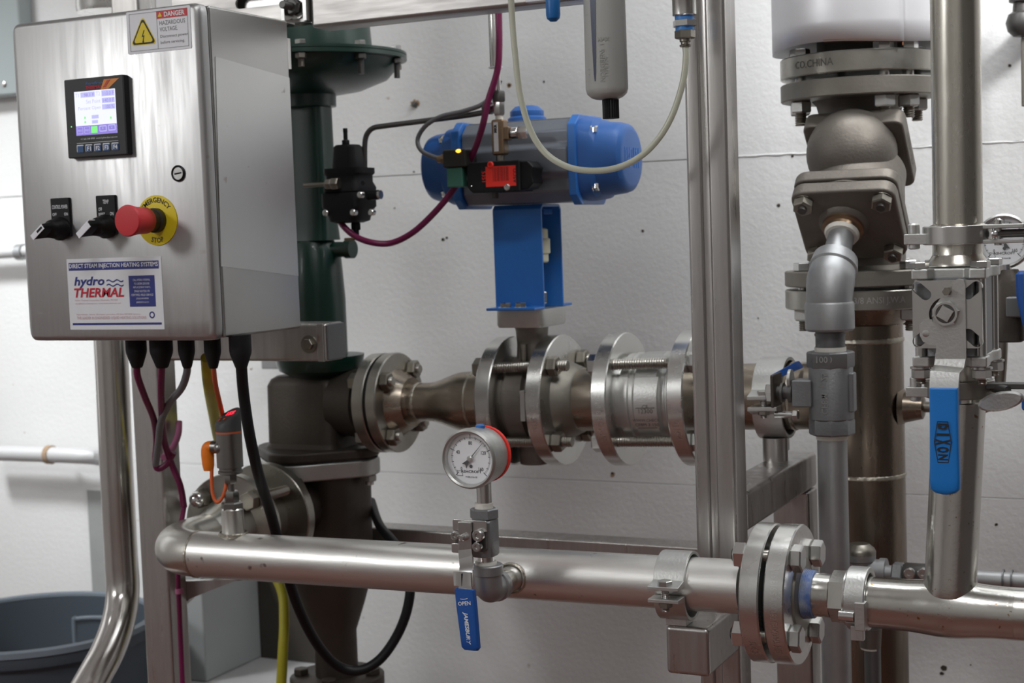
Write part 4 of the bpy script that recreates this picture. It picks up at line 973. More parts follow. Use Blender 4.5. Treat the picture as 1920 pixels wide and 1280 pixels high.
obj('position_indicator', MB().lathe(V((ip.x, BY, iz)), Z_, [(-.002, .028), (.006, .028), (.009, .024), (.010, .0245), (.016, .0245), (.023, .017), (.024, .012), (.024, 0)], 32), 'blue_cap', at)
obj('top_dust', MB().b2(V((ac0.x+.004, BY-.034, iz)), V((ac1.x-.002, BY+.034, iz+.0008))), 'alu_top', at)

# ------------------------------------------------------------------ solenoid valve on the actuator's front
sy = BY-.062
def on2(px, py, Y): return A(px, py, Y)
a = A(874, 305, sy-.045); b = A(975, 358, sy-.045); 
sv = thing('solenoid_valve', V(((a.x+b.x)/2, sy, b.z)), 'black solenoid pilot valve with red nameplate mounted on the front of the actuator', 'valve')
W2, H2 = b.x-a.x, a.z-b.z; sc_ = V(((a.x+b.x)/2, sy-.045, (a.z+b.z)/2))
obj('body', MB().prism([(-W2/2+.008, -H2/2), (W2/2, -H2/2), (W2/2, H2/2), (-W2/2+.006, H2/2), (-W2/2, H2/2-.006), (-W2/2, -H2/2+.008)], sc_, X_, Z_, Y_, .045), 'black_matt', sv, bevel=.002)
obj('end_block', MB().prism([(0, -H2/2+.001), (.012, -H2/2+.003), (.020, -H2/4), (.018, 0), (.021, H2/4), (.012, H2/2-.002), (0, H2/2-.002)], sc_+V((W2/2-.001, .004, 0)), X_, Z_, Y_, .034), 'black', sv, bevel=.002)
obj('split_line', MB().b2(sc_+V((-W2/2+.024, -.0003, -H2/2+.001)), sc_+V((-W2/2+.0245, .0, H2/2-.001))), 'gap', sv)
r_ = A(903, 313, sy-.045), A(968, 348, sy-.045)
np_ = obj('nameplate', MB().b2(V((r_[0].x+.006, sc_.y-.0006, r_[1].z)), V((r_[1].x, sc_.y, r_[0].z))), 'red_print', sv)
ctr = (r_[0]+r_[1])/2
for j in range(7):
    obj('lettering', txt('|1 5LL 05A 7MX 05 4PB', .0040, V((ctr.x+.003, sc_.y-.0009, r_[0].z-.0028-j*.0028)), bold=0, xs=.62), 'ink', np_)
obj('lettering', txt('5351', .0088, fn=lambda p, q: V((r_[0].x+.003+q, sc_.y-.0006, ctr.z-p*.95)), bold=.0001), 'red_print', np_)
obj('lettering', txt('ASCO', .0075, fn=lambda p, q: V((r_[1].x-.001-q*.9, sc_.y-.0009, ctr.z+p)), bold=.0001), 'ink', np_)
for px, py, m_ in ((920, 309, 'red_print'), (951, 351, 'bright')):
    q = A(px, py, sc_.y); obj('screw', MB().lathe(q, -Y_, [(0, .0048), (.0015, .0048), (.0025, .0038), (.0025, .0022), (.0008, .0020), (.0008, 0)], 24), m_, sv)
obj('indicator_dot', MB().sphere(A(884, 349, sc_.y), .0007, 8), 'bright', sv)
a = A(827, 281, sy-.050); b = A(874, 313, sy-.050); c = A(866, 350, sy-.050)
cl_ = obj('coil_connector', MB().b2((a.x+.001, sy-.050, b.z), (b.x, sy-.014, a.z)), 'coil', sv, bevel=.003)
obj('cable_entry', MB().hex(V((a.x+.002, sy-.034, (a.z+b.z)/2+.001)), -X_, .0075, .010).cyl(V((a.x-.006, sy-.034, (a.z+b.z)/2+.001)), V((a.x-.014, sy-.034, (a.z+b.z)/2+.001)), .0052, n=18), 'brass', cl_)
obj('lamp', MB().sphere(A(860, 283, sy-.049), .0042, 16, sq=.6), 'led_amber', cl_)
obj('coil', MB().b2((a.x+.006, sy-.048, c.z), (c.x, sy-.018, b.z)), 'coil_green', sv, bevel=.0015)
obj('coil_stub', MB().cyl(V((c.x-.001, sc_.y+.02, sc_.z)), V((sc_.x-W2/2+.001, sc_.y+.02, sc_.z)), .009, n=20), 'galv', sv)
obj('exhaust_plug', MB().cyl(A(928, 360, sc_.y+.02), A(928, 372, sc_.y+.02), .005, n=14), 'dark_metal', sv)
# brass speed controller above it
bx_ = A(939, 300, sc_.y+.018); by_ = sc_.y+.018
zb0, zb1 = A(939, 291, by_).z, A(939, 224, by_).z
fv = thing('flow_control_valve', V((bx_.x, by_, zb0)), 'small brass flow control valve standing on the solenoid valve', 'valve')
obj('body', MB().box(V((bx_.x, by_, (zb0+zb1)/2)), (.019, .018, zb1-zb0)), 'brass', fv, bevel=.003)
lb_ = obj('white_label', MB().b2((bx_.x-.005, by_-.0096, zb0+.005), (bx_.x+.0015, by_-.0090, zb1-.004)), 'white', fv)
obj('lettering', txt('MKR', .0055, fn=lambda p, q: V((bx_.x-.0018-q, by_-.0098, zb1-.013+p)), bold=.0003), 'ink', lb_)
bs = V((bx_.x+.009, by_, zb1-.020))
obj('side_boss', MB().box(bs+X_*.003, (.010, .015, .019)), 'brass', fv, bevel=.002)
obj('knurled_knob', MB().lathe(bs+X_*.007, X_, [(0, .0062), (.003, .0062)], 20), 'dark_metal', fv)
obj('knurled_knob', MB().lathe(bs+X_*.010, X_, [(0, .007), (.001, .0082), (.009, .0082), (.010, .0072)], 32), 'bright', fv)
obj('hex_cap', MB().hex(bs+X_*.020, X_, .0098, .015), 'nickel', fv)
obj('lower_nipple', MB().cyl(V((bx_.x, by_, sc_.z+H2/2)), V((bx_.x, by_, zb0)), .0065, n=18), 'bolt_old', fv)
# tube tee fitting above
zt1 = A(939, 189, by_).z
tf = thing('tube_tee', V((bx_.x, by_, zb1)), 'stainless compression tee with black nuts above the brass control valve', 'fitting')
obj('stem', MB().cyl(V((bx_.x, by_, zb1)), V((bx_.x, by_, zb1+.008)), .0055, n=18), 'tape', tf)
zc_ = zb1+.017
obj('body', MB().hex(V((bx_.x, by_, zb1+.006)), Z_, .0085, .022).cyl(V((bx_.x, by_, zc_)), V((bx_.x-.014, by_, zc_)), .0062, n=20).cyl(V((bx_.x, by_, zc_)), V((bx_.x, by_, zt1)), .0052, n=20), 'nickel', tf)
obj('side_nut', MB().hex(V((bx_.x-.011, by_, zc_)), -X_, .0098, .012), 'dark_metal', tf)
obj('top_nut', MB().hex(V((bx_.x, by_, zt1-.002)), Z_, .0098, .016), 'dark_metal', tf)
tb_ = thing('instrument_tube', V((bx_.x, by_, zt1+.014)), 'straight stainless instrument tube rising from the tee to the top beam', 'tube')
zt2 = A(935, 128, by_).z
obj('tube', MB().cyl(V((bx_.x, by_, zt1+.01)), V((bx_.x-.002, by_, 1.97)), .0036, n=18), 'nickel', tb_)
obj('sheath', MB().cyl(V((bx_.x-.004, by_+.004, zt2)), V((bx_.x-.006, by_+.004, 1.97)), .0085, n=20), 'flange', tb_)
obj('tie', MB().ring(V((bx_.x-.004, by_+.002, zt2+.001)), Z_, .0075, .0098, .0015, 24), 'white', tb_)
# bent instrument tube to the regulator
q = V((bx_.x-.02, by_, zc_))
it = MB().tube([q, A(900, 212, by_), A(800, 226, BY-.06), A(722, 236, BY-.065), A(700, 240, BY-.065), A(688, 252, BY-.065), A(684, 272, BY-.065), A(684, 318, BY-.065)], .0040, sub=8, n=14)
obj('instrument_tube', it, 'dark_metal', label='dark bent instrument tube running from the tee down into the black regulator', cat='tube')
cbg = MB().tube([A(938, 150, by_+.008), A(928, 172, by_+.006), A(905, 195, by_-.002), A(870, 208, by_), A(828, 218, by_), A(798, 236, by_), A(783, 262, by_), A(792, 284, by_-.005), V((a.x-.012, sy-.034, (a.z+b.z)/2+.001))], .0033, sub=8, n=14)
obj('signal_cable', cbg, 'cable_grey', label='grey cable looping from the tied bundle to the amber-lit coil connector', cat='cable')
mg = MB().tube([A(935, 10, by_-.012), A(936, 90, by_-.014), A(932, 135, by_-.014), A(915, 190, by_-.014), A(905, 235, by_-.016), A(890, 280, by_-.010), A(872, 318, by_+.0), A(848, 358, by_), A(815, 398, by_), A(775, 435, by_), A(735, 455, by_), A(700, 455, by_-.01), A(668, 444, by_-.01), A(645, 425, by_-.01), A(632, 405, by_)], .0046, sub=8, n=16)
obj('magenta_cable', mg, 'magenta', label='dark magenta cable swooping from the top beam past the actuator to the regulator', cat='cable')

# ------------------------------------------------------------------ green diaphragm control valve
gx = A(583, 300, BY).x
def gz(py, dY=0, px=620): return A(px, py, BY+dY).z
gv = thing('control_valve', V((gx, BY, gz(705))), 'tall dark green diaphragm control valve half hidden behind the steel cabinet', 'valve')
rd_ = (A(738, 105, BY).x-gx)*1.0
zf = gz(98, 0, 700)
obj('upper_case', MB().lathe(V((gx, BY, zf)), Z_, [(.0, rd_), (.004, rd_), (.005, rd_*.86), (.010, rd_*.66), (.060, rd_*.64), (.10, rd_*.55), (.13, .05), (.13, 0)], 72), 'green', gv)
obj('lower_case', MB().lathe(V((gx, BY, zf)), Z_, [(-.058, .036), (-.056, .05), (-.050, rd_*.55), (-.035, rd_*.80), (-.018, rd_*.90), (-.008, rd_*.93), (-.007, rd_), (-.001, rd_)], 72), 'green', gv)
for k in range(10):
    a_ = math.radians(36*k+12); c = V((gx+rd_*.94*math.cos(a_), BY+rd_*.94*math.sin(a_), zf))
    b1_ = obj('bolt', MB().hex(c+Z_*.004, Z_, .0088, .007), 'bolt', gv)
    lg = .012 if k not in (0, 9) else .022
    obj('nut', MB().hex(c-Z_*.008, -Z_, .0085, .008, ph=.3).thread(c-Z_*.014, c-Z_*(.016+lg), .0048), 'bolt_old' if k not in (0, 9) else 'dark_metal', b1_)
rs_ = (A(624, 205, BY).x-gx)
obj('neck', MB().lathe(V((gx, BY, gz(203))), Z_, [(0, .020), (.004, rs_*.98), (.042, rs_), (zf-.05-gz(203), rs_*1.05)], 40), 'green', gv)
ry = (A(619, 300, BY).x-gx)
obj('yoke', MB().loft(V((gx, BY, gz(450))), Z_, X_, [(0, ry*1.05, .030, 4), (.03, ry, .026, 4), (zf-.05-gz(450), ry*.95, .024, 4)], 32), 'green', gv, bevel=0)
rb2 = (A(640, 560, BY).x-gx)
obj('bonnet', MB().lathe(V((gx, BY, gz(680))), Z_, [(-.022, .040), (-.010, .064), (0, .068), (.012, .070), (.014, rb2*1.0), (gz(560)-gz(680), rb2), (gz(470)-gz(680), rb2*.90), (gz(445)-gz(680), rb2*.62)], 56), 'green', gv)
q = V((gx+rb2*.8, BY, gz(468)))
obj('plug', MB().cyl(q, q+X_*.024, .012, n=28).cyl(q+X_*.022, q+X_*.034, .0145, n=28), 'green', gv)
# small lever arm of the yoke
obj('position_arm', MB().add([A(612, 238, BY+.02), A(618, 240, BY+.02), A(628, 310, BY+.02), A(614, 310, BY+.02)]+[p+Y_*.004 for p in (A(612, 238, BY+.02), A(618, 240, BY+.02), A(628, 310, BY+.02), A(614, 310, BY+.02))], [(0, 1, 2, 3), (7, 6, 5, 4), (0, 1, 5, 4), (1, 2, 6, 5), (2, 3, 7, 6), (3, 0, 4, 7)]), 'cast_dark', gv)

# ------------------------------------------------------------------ black pressure regulator
ry_ = BY-.085; rx = A(654, 320, ry_).x
def rz(py): return A(654, py, ry_).z
rg = thing('pressure_regulator', V((rx, ry_, rz(425))), 'black air pressure regulator fixed to the front of the green control valve', 'regulator')
s_ = 1/sc(A(654, 330, ry_))
obj('spring_cover', MB().loft(V((rx, ry_, rz(320))), Z_, X_, [(0, 27*s_, 27*s_, 4), (.004, 27*s_, 26*s_, 4), (44*s_, 23*s_, 23*s_, 4), (48*s_, 20*s_, 20*s_, 3)], 40), 'black_matt', rg)
obj('adjusting_screw', MB().hex(V((rx-4*s_, ry_, rz(274))), Z_, 8*s_, 12*s_).cyl(V((rx-4*s_, ry_, rz(262))), V((rx-4*s_, ry_, rz(240))), 4.2*s_, n=16).hex(V((rx-4*s_, ry_, rz(248))), Z_, 5*s_, 8*s_), 'black', rg)
obj('upper_block', MB().loft(V((rx+1*s_, ry_, rz(362))), Z_, X_, [(0, 38*s_, 36*s_, 6), (.002, 41*s_, 38*s_, 6), (10*s_, 41*s_, 38*s_, 6), (20*s_, 36*s_, 34*s_, 6), (32*s_, 36*s_, 34*s_, 6), (36*s_, 40*s_, 36*s_, 6), (46*s_, 40*s_, 36*s_, 6)], 40), 'black_matt', rg)
obj('lower_block', MB().loft(V((rx-2*s_, ry_, rz(418))), Z_, X_, [(0, 22*s_, 24*s_, 3), (4*s_, 33*s_, 34*s_, 3.4), (22*s_, 37*s_, 37*s_, 4), (30*s_, 42*s_, 40*s_, 6), (56*s_, 42*s_, 40*s_, 6)], 40), 'black_matt', rg)
obj('drain_nut', MB().hex(V((rx+10*s_, ry_, rz(432))), Z_, 10*s_, 14*s_).cyl(V((rx+10*s_, ry_, rz(446))), V((rx+10*s_, ry_, rz(430))), 6*s_, n=14), 'black', rg)
q = A(690, 366, ry_-.01)
obj('side_port', MB().cyl(q, q+X_*.018, .0072, n=20), 'black', rg)
obj('port_plug', MB().cyl(q+X_*.017, q+X_*.022, .0066, n=20), 'nickel', rg)
for px, py in ((676, 365), (612, 399), (663, 398), (697, 398)):
    q = A(px, py, ry_-.030); obj('screw', MB().lathe(q, -Y_, [(-.004, .005), (.003, .0048), (.004, .0035), (.004, 0)], 16), 'bolt', rg)
q = A(681, 343, ry_-.030); obj('dark_port', MB().cyl(q, q-Y_*.001, .0035, n=14), 'gap', rg)
q = A(636, 344, ry_-.036); f_ = obj('inlet_fitting', MB().hex(q, -X_, .0092, .012).hex(q-X_*.012, -X_, .0080, .010).cyl(q-X_*.02, q-X_*.060, .0035, n=14), 'bolt_old', rg)
q = A(660, 448, ry_-.02); obj('wire_end', MB().cyl(q-X_*.012, q+X_*.004, .0022, n=10), 'brass', rg)
cb2 = MB().tube([A(640, 418, ry_+.02), A(650, 432, ry_+.01), A(672, 446, ry_-.0), A(690, 449, ry_+.01)], .0042, sub=6, n=14)

# ------------------------------------------------------------------ grey cast heater body under it
hb = thing('heater_body', V((gx, BY, gz(1275))), 'dark cast steel angle heater body bolted below the green control valve', 'valve')
sB = 1/sc(A(580, 760, BY))
wB = (A(655, 760, BY).x-A(508, 760, BY).x)/2*.86; xB = (A(655, 760, BY).x+A(512, 760, BY).x)/2+.004
obj('upper_body', MB().loft(V((xB, BY, gz(838))), Z_, X_, [(0, wB*1.10, wB*.9, 5), (.010, wB*1.0, wB*.75, 6), (gz(720)-gz(838), wB*.99, wB*.72, 6), (gz(708)-gz(838), wB*.93, wB*.66, 5), (gz(702)-gz(838), wB*.80, wB*.6, 4)], 56), 'cast_dark', hb)
o_ = V((xB+wB*.8, BY, r0.z)); 
obj('side_neck', MB().cyl(o_, BX_(655, .05), .050, .055, n=48), 'cast_dark', hb)
flange(hb, fA1, RD, .0765, (fA2-fA1).length, 'flange_old')
obj('gasket', MB().cyl(fA2, fB1, .070, n=48), 'gasket', hb)
dm = rpoly(.200, .200, .05, 7)
rot = math.radians(45)
dm = [(a*math.cos(rot)-b*math.sin(rot), a*math.sin(rot)+b*math.cos(rot)) for a, b in rpoly(.175, .175, .045, 7)]
zt1_, zt0_ = gz(846), gz(868); 
obj('cover_flange', MB().prism(dm, V((xB+.006, BY, zt1_-.006)), X_, Y_, Z_, .016), 'cast_dark', hb, bevel=.004)
obj('base_flange', MB().prism(dm, V((xB+.006, BY, zt1_-.034)), X_, Y_, Z_, .026), 'cast_light', hb, bevel=.003)
obj('gasket', MB().prism([(a*.97, b*.97) for a, b in dm], V((xB+.006, BY, zt1_-.009)), X_, Y_, Z_, .004), 'gasket', hb)
for dx, dy in ((0, -.092), (.092, 0), (-.092, 0)):
    c = V((xB+.006+dx, BY+dy, zt1_-.034)); obj('bolt', MB().hex(c, -Z_, .0125, .010).cyl(c, c-Z_*.016, .007, n=14), 'cast_light', hb)
lb = xB+.028
wl = (A(682, 1000, BY).x-A(560, 1000, BY).x)/2; xl = (A(682, 1000, BY).x+A(560, 1000, BY).x)/2
def lz(py): return A(620, py, BY).z
obj('lower_body', MB().loft(V((xl, BY, lz(1262))), Z_, X_, [(0, .034, .034, 2, .0, 0), (lz(1180)-lz(1262), .034, .034, 2, 0, 0), (lz(1130)-lz(1262), wl*.78, wl*.8, 2.2), (lz(1070)-lz(1262), wl*.99, wl, 2.6), (zt1_-.034-lz(1262), wl, wl, 3)], 56), 'cast_dark', hb)
obj('bottom_flange', MB().lathe(V((xl, BY, lz(1262)-.02)), Z_, [(0, .07), (.003, .075), (.018, .075), (.020, .072)], 56), 'cast_dark', hb)
for k in range(4):
    a_ = math.radians(20+90*k); c = V((xl+.058*math.cos(a_), BY+.058*math.sin(a_), lz(1262)))
    obj('bolt', MB().hex(c, Z_, .0125, .010), 'cast_dark', hb)
obj('discharge_pipe', MB().cyl(V((xl, BY, .02)), V((xl, BY, lz(1262)-.02)), .045, n=40), 'cast_dark', hb)
# ------------------------------------------------------------------ steam riser at the right: jacket, flanges, strainer, pipe
VY = 2.08; vx = A(1620, 640, VY).x; RF = .1055; RP = .0527
def vz(py, px=1620): return A(px, py, VY).z
def VP(z): return V((vx, VY, z))
rs = thing('steam_riser', VP(vz(1300)), 'brown-tinted vertical steel steam pipe with two weld rings, lower right behind the grey pipe', 'pipe')
zl1, zl2, zl3, zl4 = [A(1481, y, VY).z for y in (507, 535, 541, 576)]
obj('pipe', MB().cyl(VP(.02), VP(zl4), RP, n=64), 'riser', rs)
weld(rs, VP(vz(636)), Z_, RP, .008); weld(rs, VP(vz(887)), Z_, RP, .007)
f_ = flange(rs, VP(zl4), Z_, RF, zl3-zl4, 'flange_old')
obj('stamped_lettering', txt('1 3/8 ANSI J.W.A', .012, fn=around(VP(zl4), Z_, -Y_, RF+.0004, 22, (zl3-zl4)/2, .9), bold=.0001), 'engrave', f_)
obj('hub', MB().lathe(VP(zl4), -Z_, [(0, .072), (.006, .066), (.022, .056), (.024, RP)], 56), 'riser', rs)
fn_ = obj('foot', MB().lathe(VP(0), Z_, [(0, .09), (.018, .09), (.02, .085)], 48), 'flange_dull', rs)
# strainer / check valve
CN = V((0, -.7071, -.7071)); CU = V((0, -.7071, .7071))
C0 = A(1592, 424, 1.955)
st = thing('strainer', VP(zl2), 'dark cast angled strainer body with a square bolted cover, between the riser flanges', 'valve')
fl_ = flange(st, VP(zl2), Z_, RF, zl1-zl2, 'flange_dull')
zu1_, zu2_, zu3_, zu4_ = [A(1475, y, VY).z for y in (197, 165, 156, 118)]
flange(st, VP(zu1_), Z_, RF, zu2_-zu1_, 'flange_dull')
obj('throat', MB().lathe(VP(zu1_), -Z_, [(0, .064), (.006, .058), (.03, .052), (.060, .054), (.09, .056)], 48), 'cast', st)
obj('bulb', MB().sphere(A(1597, 288, VY-.075), .059, 44), 'cast', st)
obj('lower_throat', MB().lathe(VP(zl1), Z_, [(0, .068), (.006, .058), (.12, .058), (.2, .05)], 48), 'cast', st)
Cb = C0-CN*.085
slabc = C0-CN*.145+CU*.010-X_*.003
sb_ = obj('body_flange', MB().prism(rpoly(.132, .118, .012), slabc, X_, CU, CN, .026), 'cast', st, bevel=.003)
obj('barrel', MB().cyl(C0-CN*.10, C0-CN*.02, .060, .062, n=48), 'cast', st)
obj('moulded_lettering', txt('KECKLEY', .014, fn=lambda p, q: slabc+X_*.0665+CN*(.015+q)+CU*p), 'cast_dark', sb_)
obj('neck_plate', MB().prism(rpoly(.134, .128, .018), C0-CN*.040, X_, CU, CN, .018), 'cast', st, bevel=.003)
cvp = obj('cover', MB().prism(rpoly(.134, .126, .018), C0-CN*.020, X_, CU, CN, .020), 'cast', st, bevel=.004)
for px_, cu in ((-.050, .046), (.050, .046), (-.050, -.046), (.050, -.046)):
    q = C0+X_*px_+CU*cu; n_ = obj('bolt', MB().ring(q, CN, .006, .013, .0015).hex(q+CN*.001, CN, .0135, .012, ph=.3), 'bolt_old', st)
    obj('bolt_end', MB().cyl(q+CN*.010, q+CN*.0165, .0065, .0055, n=16), 'dark_metal', n_)
q = C0+CU*.004-X_*.006
obj('boss', MB().lathe(q, CN, [(-.002, .034), (.004, .030), (.007, .024)], 40), 'cast', st)
for (z_a, up) in ((zu4_, 1),):
    pass
# bolts of the upper flange pair and the lower pair
def vbolts(par, za, zb, angs, rbc=.083, th=.012, long_=.014):
    for a_ in angs:
        a = math.radians(a_); c = V((vx+rbc*math.cos(a), VY+rbc*math.sin(a), 0))
        b_ = obj('bolt', MB().hex(c+Z_*zb, Z_, .0135, .012, ph=.3).cyl(c+Z_*za, c+Z_*zb, .0075, n=16), 'bolt', par)
        obj('nut', MB().hex(c+Z_*za, -Z_, .0148, .016, ph=.2), 'cast_light', b_)
        obj('bolt_end', MB().thread(c+Z_*(za-.015), c+Z_*(za-.016-long_), .0078, .0026), 'bolt_old', b_)
ju = thing('insulated_pipe', VP(zu3_), 'white metal-jacketed insulated pipe with rusty lower hem above the strainer, top right', 'pipe')
fj = flange(ju, VP(zu3_), Z_, RF, zu4_-zu3_, 'flange_old')
obj('stamped_lettering', txt('CO.CHINA', .014, fn=around(VP(zu3_), Z_, -Y_, RF+.0004, -22, (zu4_-zu3_)/2, .9), bold=.0001), 'engrave_dark', fj)
zj = A(1466, 106, VY).z; RJ = .1135
obj('pipe', MB().cyl(VP(zu4_), VP(2.3), .056, n=40), 'cast_dark', ju)
n = 96; vs = []; fs = []; zt_j = 2.25
hem = [(0, 0), (.006, 0), (.03, 0), (.05, 0), (zt_j-zj, 0)]
def jr(k): return RJ
for k in range(n+1):
    a = math.radians(-48+360*k/n); rr_ = RJ+.003*k/n
    d = V((math.cos(a), math.sin(a), 0)); wob = .0025*math.sin(a*3+1)
    for t in (0, .028, .05, .12, zt_j-zj): vs.append(VP(zj+t+(wob if t < .1 else 0)*(1 if t == 0 else .4))+d*rr_)
for k in range(n):
    fs += [(5*k+i, 5*k+5+i, 5*k+6+i, 5*k+1+i) for i in range(4)]
jk = obj('jacket', MB().add(vs, fs), 'jacket', ju)
sm = jk.modifiers.new('solid', 'SOLIDIFY'); sm.thickness = .0012; sm.offset = -1
for k0, k1, y0, y1 in ((0, 1.2, 0, .45),):
    a = math.radians(-48+360*.0); d = V((math.cos(a), math.sin(a), 0))
# seam: rust line along the overlap and under the hem
a = math.radians(-48); d = V((math.cos(a), math.sin(a), 0)); tn = V((-math.sin(a), math.cos(a), 0))
obj('seam_rust', MB().box(VP(zj+.015)+d*(RJ+.0012)-tn*.0012, (.0012, .0016, .045), u=d, v=tn), 'jacket_rust', ju)
vs = []; 
for k in range(13):
    a = math.radians(-100+4.3*k); d = V((math.cos(a), math.sin(a), 0)); vs += [VP(zj-.0008+.0025*math.sin(a*3+1))+d*(RJ-.0005), VP(zj+.0020+.0025*math.sin(a*3+1))+d*(RJ+.0032)]
obj('hem_rust', MB().add(vs, [(2*k, 2*k+2, 2*k+3, 2*k+1) for k in range(12)]), 'jacket_rust', ju)
vbolts(ju, zu1_, zu4_, (-146, -55, -28, 120, 35, 178))
vbolts(rs, zl4, zl1, (-30, 60, 150, -150))
# sampling branch out of the riser
bq = V((vx+RP-.004, VY, vz(762, 1692)))
obj('branch_boss', MB().lathe(bq, X_, [(0, .030), (.006, .022), (.030, .0165), (.032, .012), (.032, 0)], 32), 'riser', rs)
br = thing('pigtail_pipe', bq+X_*.03, 'thin bent steel pipe leaving the riser behind the big blue handle', 'pipe')
be = A(1862, 740, VY-.02)
obj('pipe', MB().tube([bq+X_*.025, bq+X_*.06, A(1800, 768, VY-.01), A(1845, 764, VY-.02), A(1868, 742, VY-.02), A(1876, 700, VY-.02), A(1880, 600, VY-.02), A(1882, 520, VY-.02)], .0075, sub=8, n=20), 'bolt_old', br)
# ------------------------------------------------------------------ blow-down line: bushing, elbow, grey ball valve, grey pipe
GY = 1.875
gp_ = thing('drain_line', A(1565, 900, GY), 'galvanised grey pipe from the strainer cover down through an elbow, right of the frame post', 'pipe')
q0 = C0+CU*.004-X_*.006
obj('bushing', MB().lathe(q0+CN*.004, CN, [(0, .0265), (.006, .0265), (.008, .023), (.012, .022)], 36), 'brass', gp_)
obj('thread_tape', MB().lathe(q0+CN*.013, CN, [(0, .021), (.004, .0225), (.009, .0205)], 30), 'tape', gp_)
ex = A(1555, 560, GY); rg_ = R(56, ex)
L_ = (q0.y-GY)/.7071; qe = q0+CN*L_; 
zz_e = A(1555, 545, GY).z
qe = V((ex.x, GY, max(zz_e, qe.z)))
obj('nipple', MB().cyl(q0+CN*.01, qe+CU*.0+ (q0-qe).normalized()*.02, rg_*.86, rg_*.98, n=36), 'galv', gp_)
dn = (q0-qe).normalized()
re_ = R(92, ex)
el_ = [qe+dn*.045, qe+dn*.03, qe+dn*.012-Z_*.001, qe-Z_*.014, qe-Z_*.036, qe-Z_*.048]
eb = obj('elbow', MB().tube(el_, [re_*.80, re_*.92, re_*.98, re_*.93, re_*.93, re_*.93], n=40, sub=6), 'galv', gp_)
ze0, ze1 = A(1555, 620, GY).z, A(1555, 570, GY).z
obj('elbow_band', MB().lathe(V((ex.x, GY, ze0)), Z_, [(0, re_*.90), (.003, re_), (ze1-ze0, re_), (ze1-ze0+.003, re_*.95)], 44), 'galv', gp_)
obj('elbow_band', MB().lathe(qe+dn*.050, -dn, [(0, re_*.72), (.003, re_*.92), (.020, re_*1.0), (.023, re_*.93)], 44), 'galv', gp_)
def grz(py): return A(1555, py, GY).z
def GP(z, dx=0): return V((ex.x+dx, GY, z))
obj('hex_nipple', MB().cyl(GP(grz(660)), GP(grz(622)), rg_*.98, n=36).ring(GP(grz(654)), Z_, rg_*.9, rg_*1.02, .003).ring(GP(grz(629)), Z_, rg_*.9, rg_*1.03, .003), 'galv_dark', gp_)
obj('thread_tape', MB().cyl(GP(grz(658)), GP(grz(650)), rg_*1.05, n=30), 'tape', gp_)
obj('pipe', MB().cyl(GP(.02), GP(grz(815)), rg_*1.0, n=40), 'galv', gp_)
obj('thread_tape', MB().cyl(GP(grz(823)), GP(grz(812)), rg_*1.05, n=30), 'tape', gp_)
bv2 = thing('ball_valve', GP(grz(820)), 'rough grey cast ball valve in the vertical drain pipe, its blue lever pointing left', 'valve')
rv = R(84, ex)
obj('body', MB().lathe(GP(grz(786)), Z_, [(0, rv*.94), (.002, rv*1.0), (grz(686)-grz(786)-.002, rv*.98), (grz(686)-grz(786), rv*.94)], 48), 'valve_grey', bv2)
obj('upper_end', MB().lathe(GP(grz(688)), Z_, [(0, rv*1.02), (.002, rv*1.06), (grz(658)-grz(688)-.002, rv*1.06), (grz(658)-grz(688), rv*1.0)], 8, ph=.2), 'valve_grey', bv2)
obj('lower_end', MB().lathe(GP(grz(814)), Z_, [(0, rv*.96), (.002, rv*1.02), (grz(784)-grz(814)-.002, rv*1.02), (grz(784)-grz(814), rv*.98)], 8, ph=.2), 'valve_grey', bv2)
ue = bv2.children[1]
for s_, py, x_ in (('25', 702, 1548), ('CF8M', 752, 1552), ('1000', 671, 1535)):
    o_ = A(x_, py, GY); obj('moulded_lettering', txt(s_, .011, fn=(lambda p, q: V((ex.x-.002, GY-rv-.0006, o_.z))+Z_*(p if s_ != '1000' else q)+X_*(q if s_ != '1000' else p)), bold=.0002), 'galv', bv2)
obj('side_bar', MB().b2(V((ex.x+rv*.86, GY-.012, grz(770))), V((ex.x+rv*1.10, GY+.006, grz(697)))), 'valve_grey', bv2, bevel=.002)
zs_ = grz(735)
obj('stem_block', MB().box(V((ex.x-rv*1.15, GY-.010, zs_)), (rv*.9, .026, .034)), 'valve_grey', bv2, bevel=.002)
sx = ex.x-rv*1.6
obj('stem', MB().cyl(V((sx+.01, GY-.010, zs_)), V((sx-.026, GY-.010, zs_)), .0085, n=20).ring(V((sx-.006, GY-.010, zs_)), X_, .008, .013, .005).ring(V((sx-.016, GY-.010, zs_)), X_, .008, .0125, .003), 'dark_metal', bv2)
obj('lever_plate', MB().b2(V((sx-.026, GY-.028, zs_-.018)), V((sx-.021, GY+.012, zs_+.024))), 'cast_dark', bv2, bevel=.002)
obj('stop_tab', MB().lathe(V((sx-.006, GY-.012, zs_+.018)), X_, [(0, .012), (.0045, .012)], 20), 'cast_light', bv2, bevel=.001)
obj('stem_nut', MB().hex(V((sx-.026, GY-.010, zs_)), -X_, .0125, .009), 'bright', bv2)
obj('stop_screw', MB().hex(V((sx+.006, GY-.014, zs_-.028)), -X_, .007, .007).cyl(V((sx, GY-.014, zs_-.028)), V((sx-.024, GY-.014, zs_-.028)), .0038, .005, n=14), 'bright', bv2)
g0_, g1_ = A(1452, 702, GY+.02), A(1497, 687, GY+.07)
dl_ = (g1_-g0_).normalized()
obj('handle_grip', MB().loft(A(1452, 706, GY+.02), (A(1498, 684, GY+.085)-A(1452, 706, GY+.02)).normalized(), Y_, [(0, .010, .003, 4), (.003, .013, .004, 4), ((A(1498, 684, GY+.085)-A(1452, 706, GY+.02)).length, .013, .0055, 4)], 28), 'grip_dark', bv2)

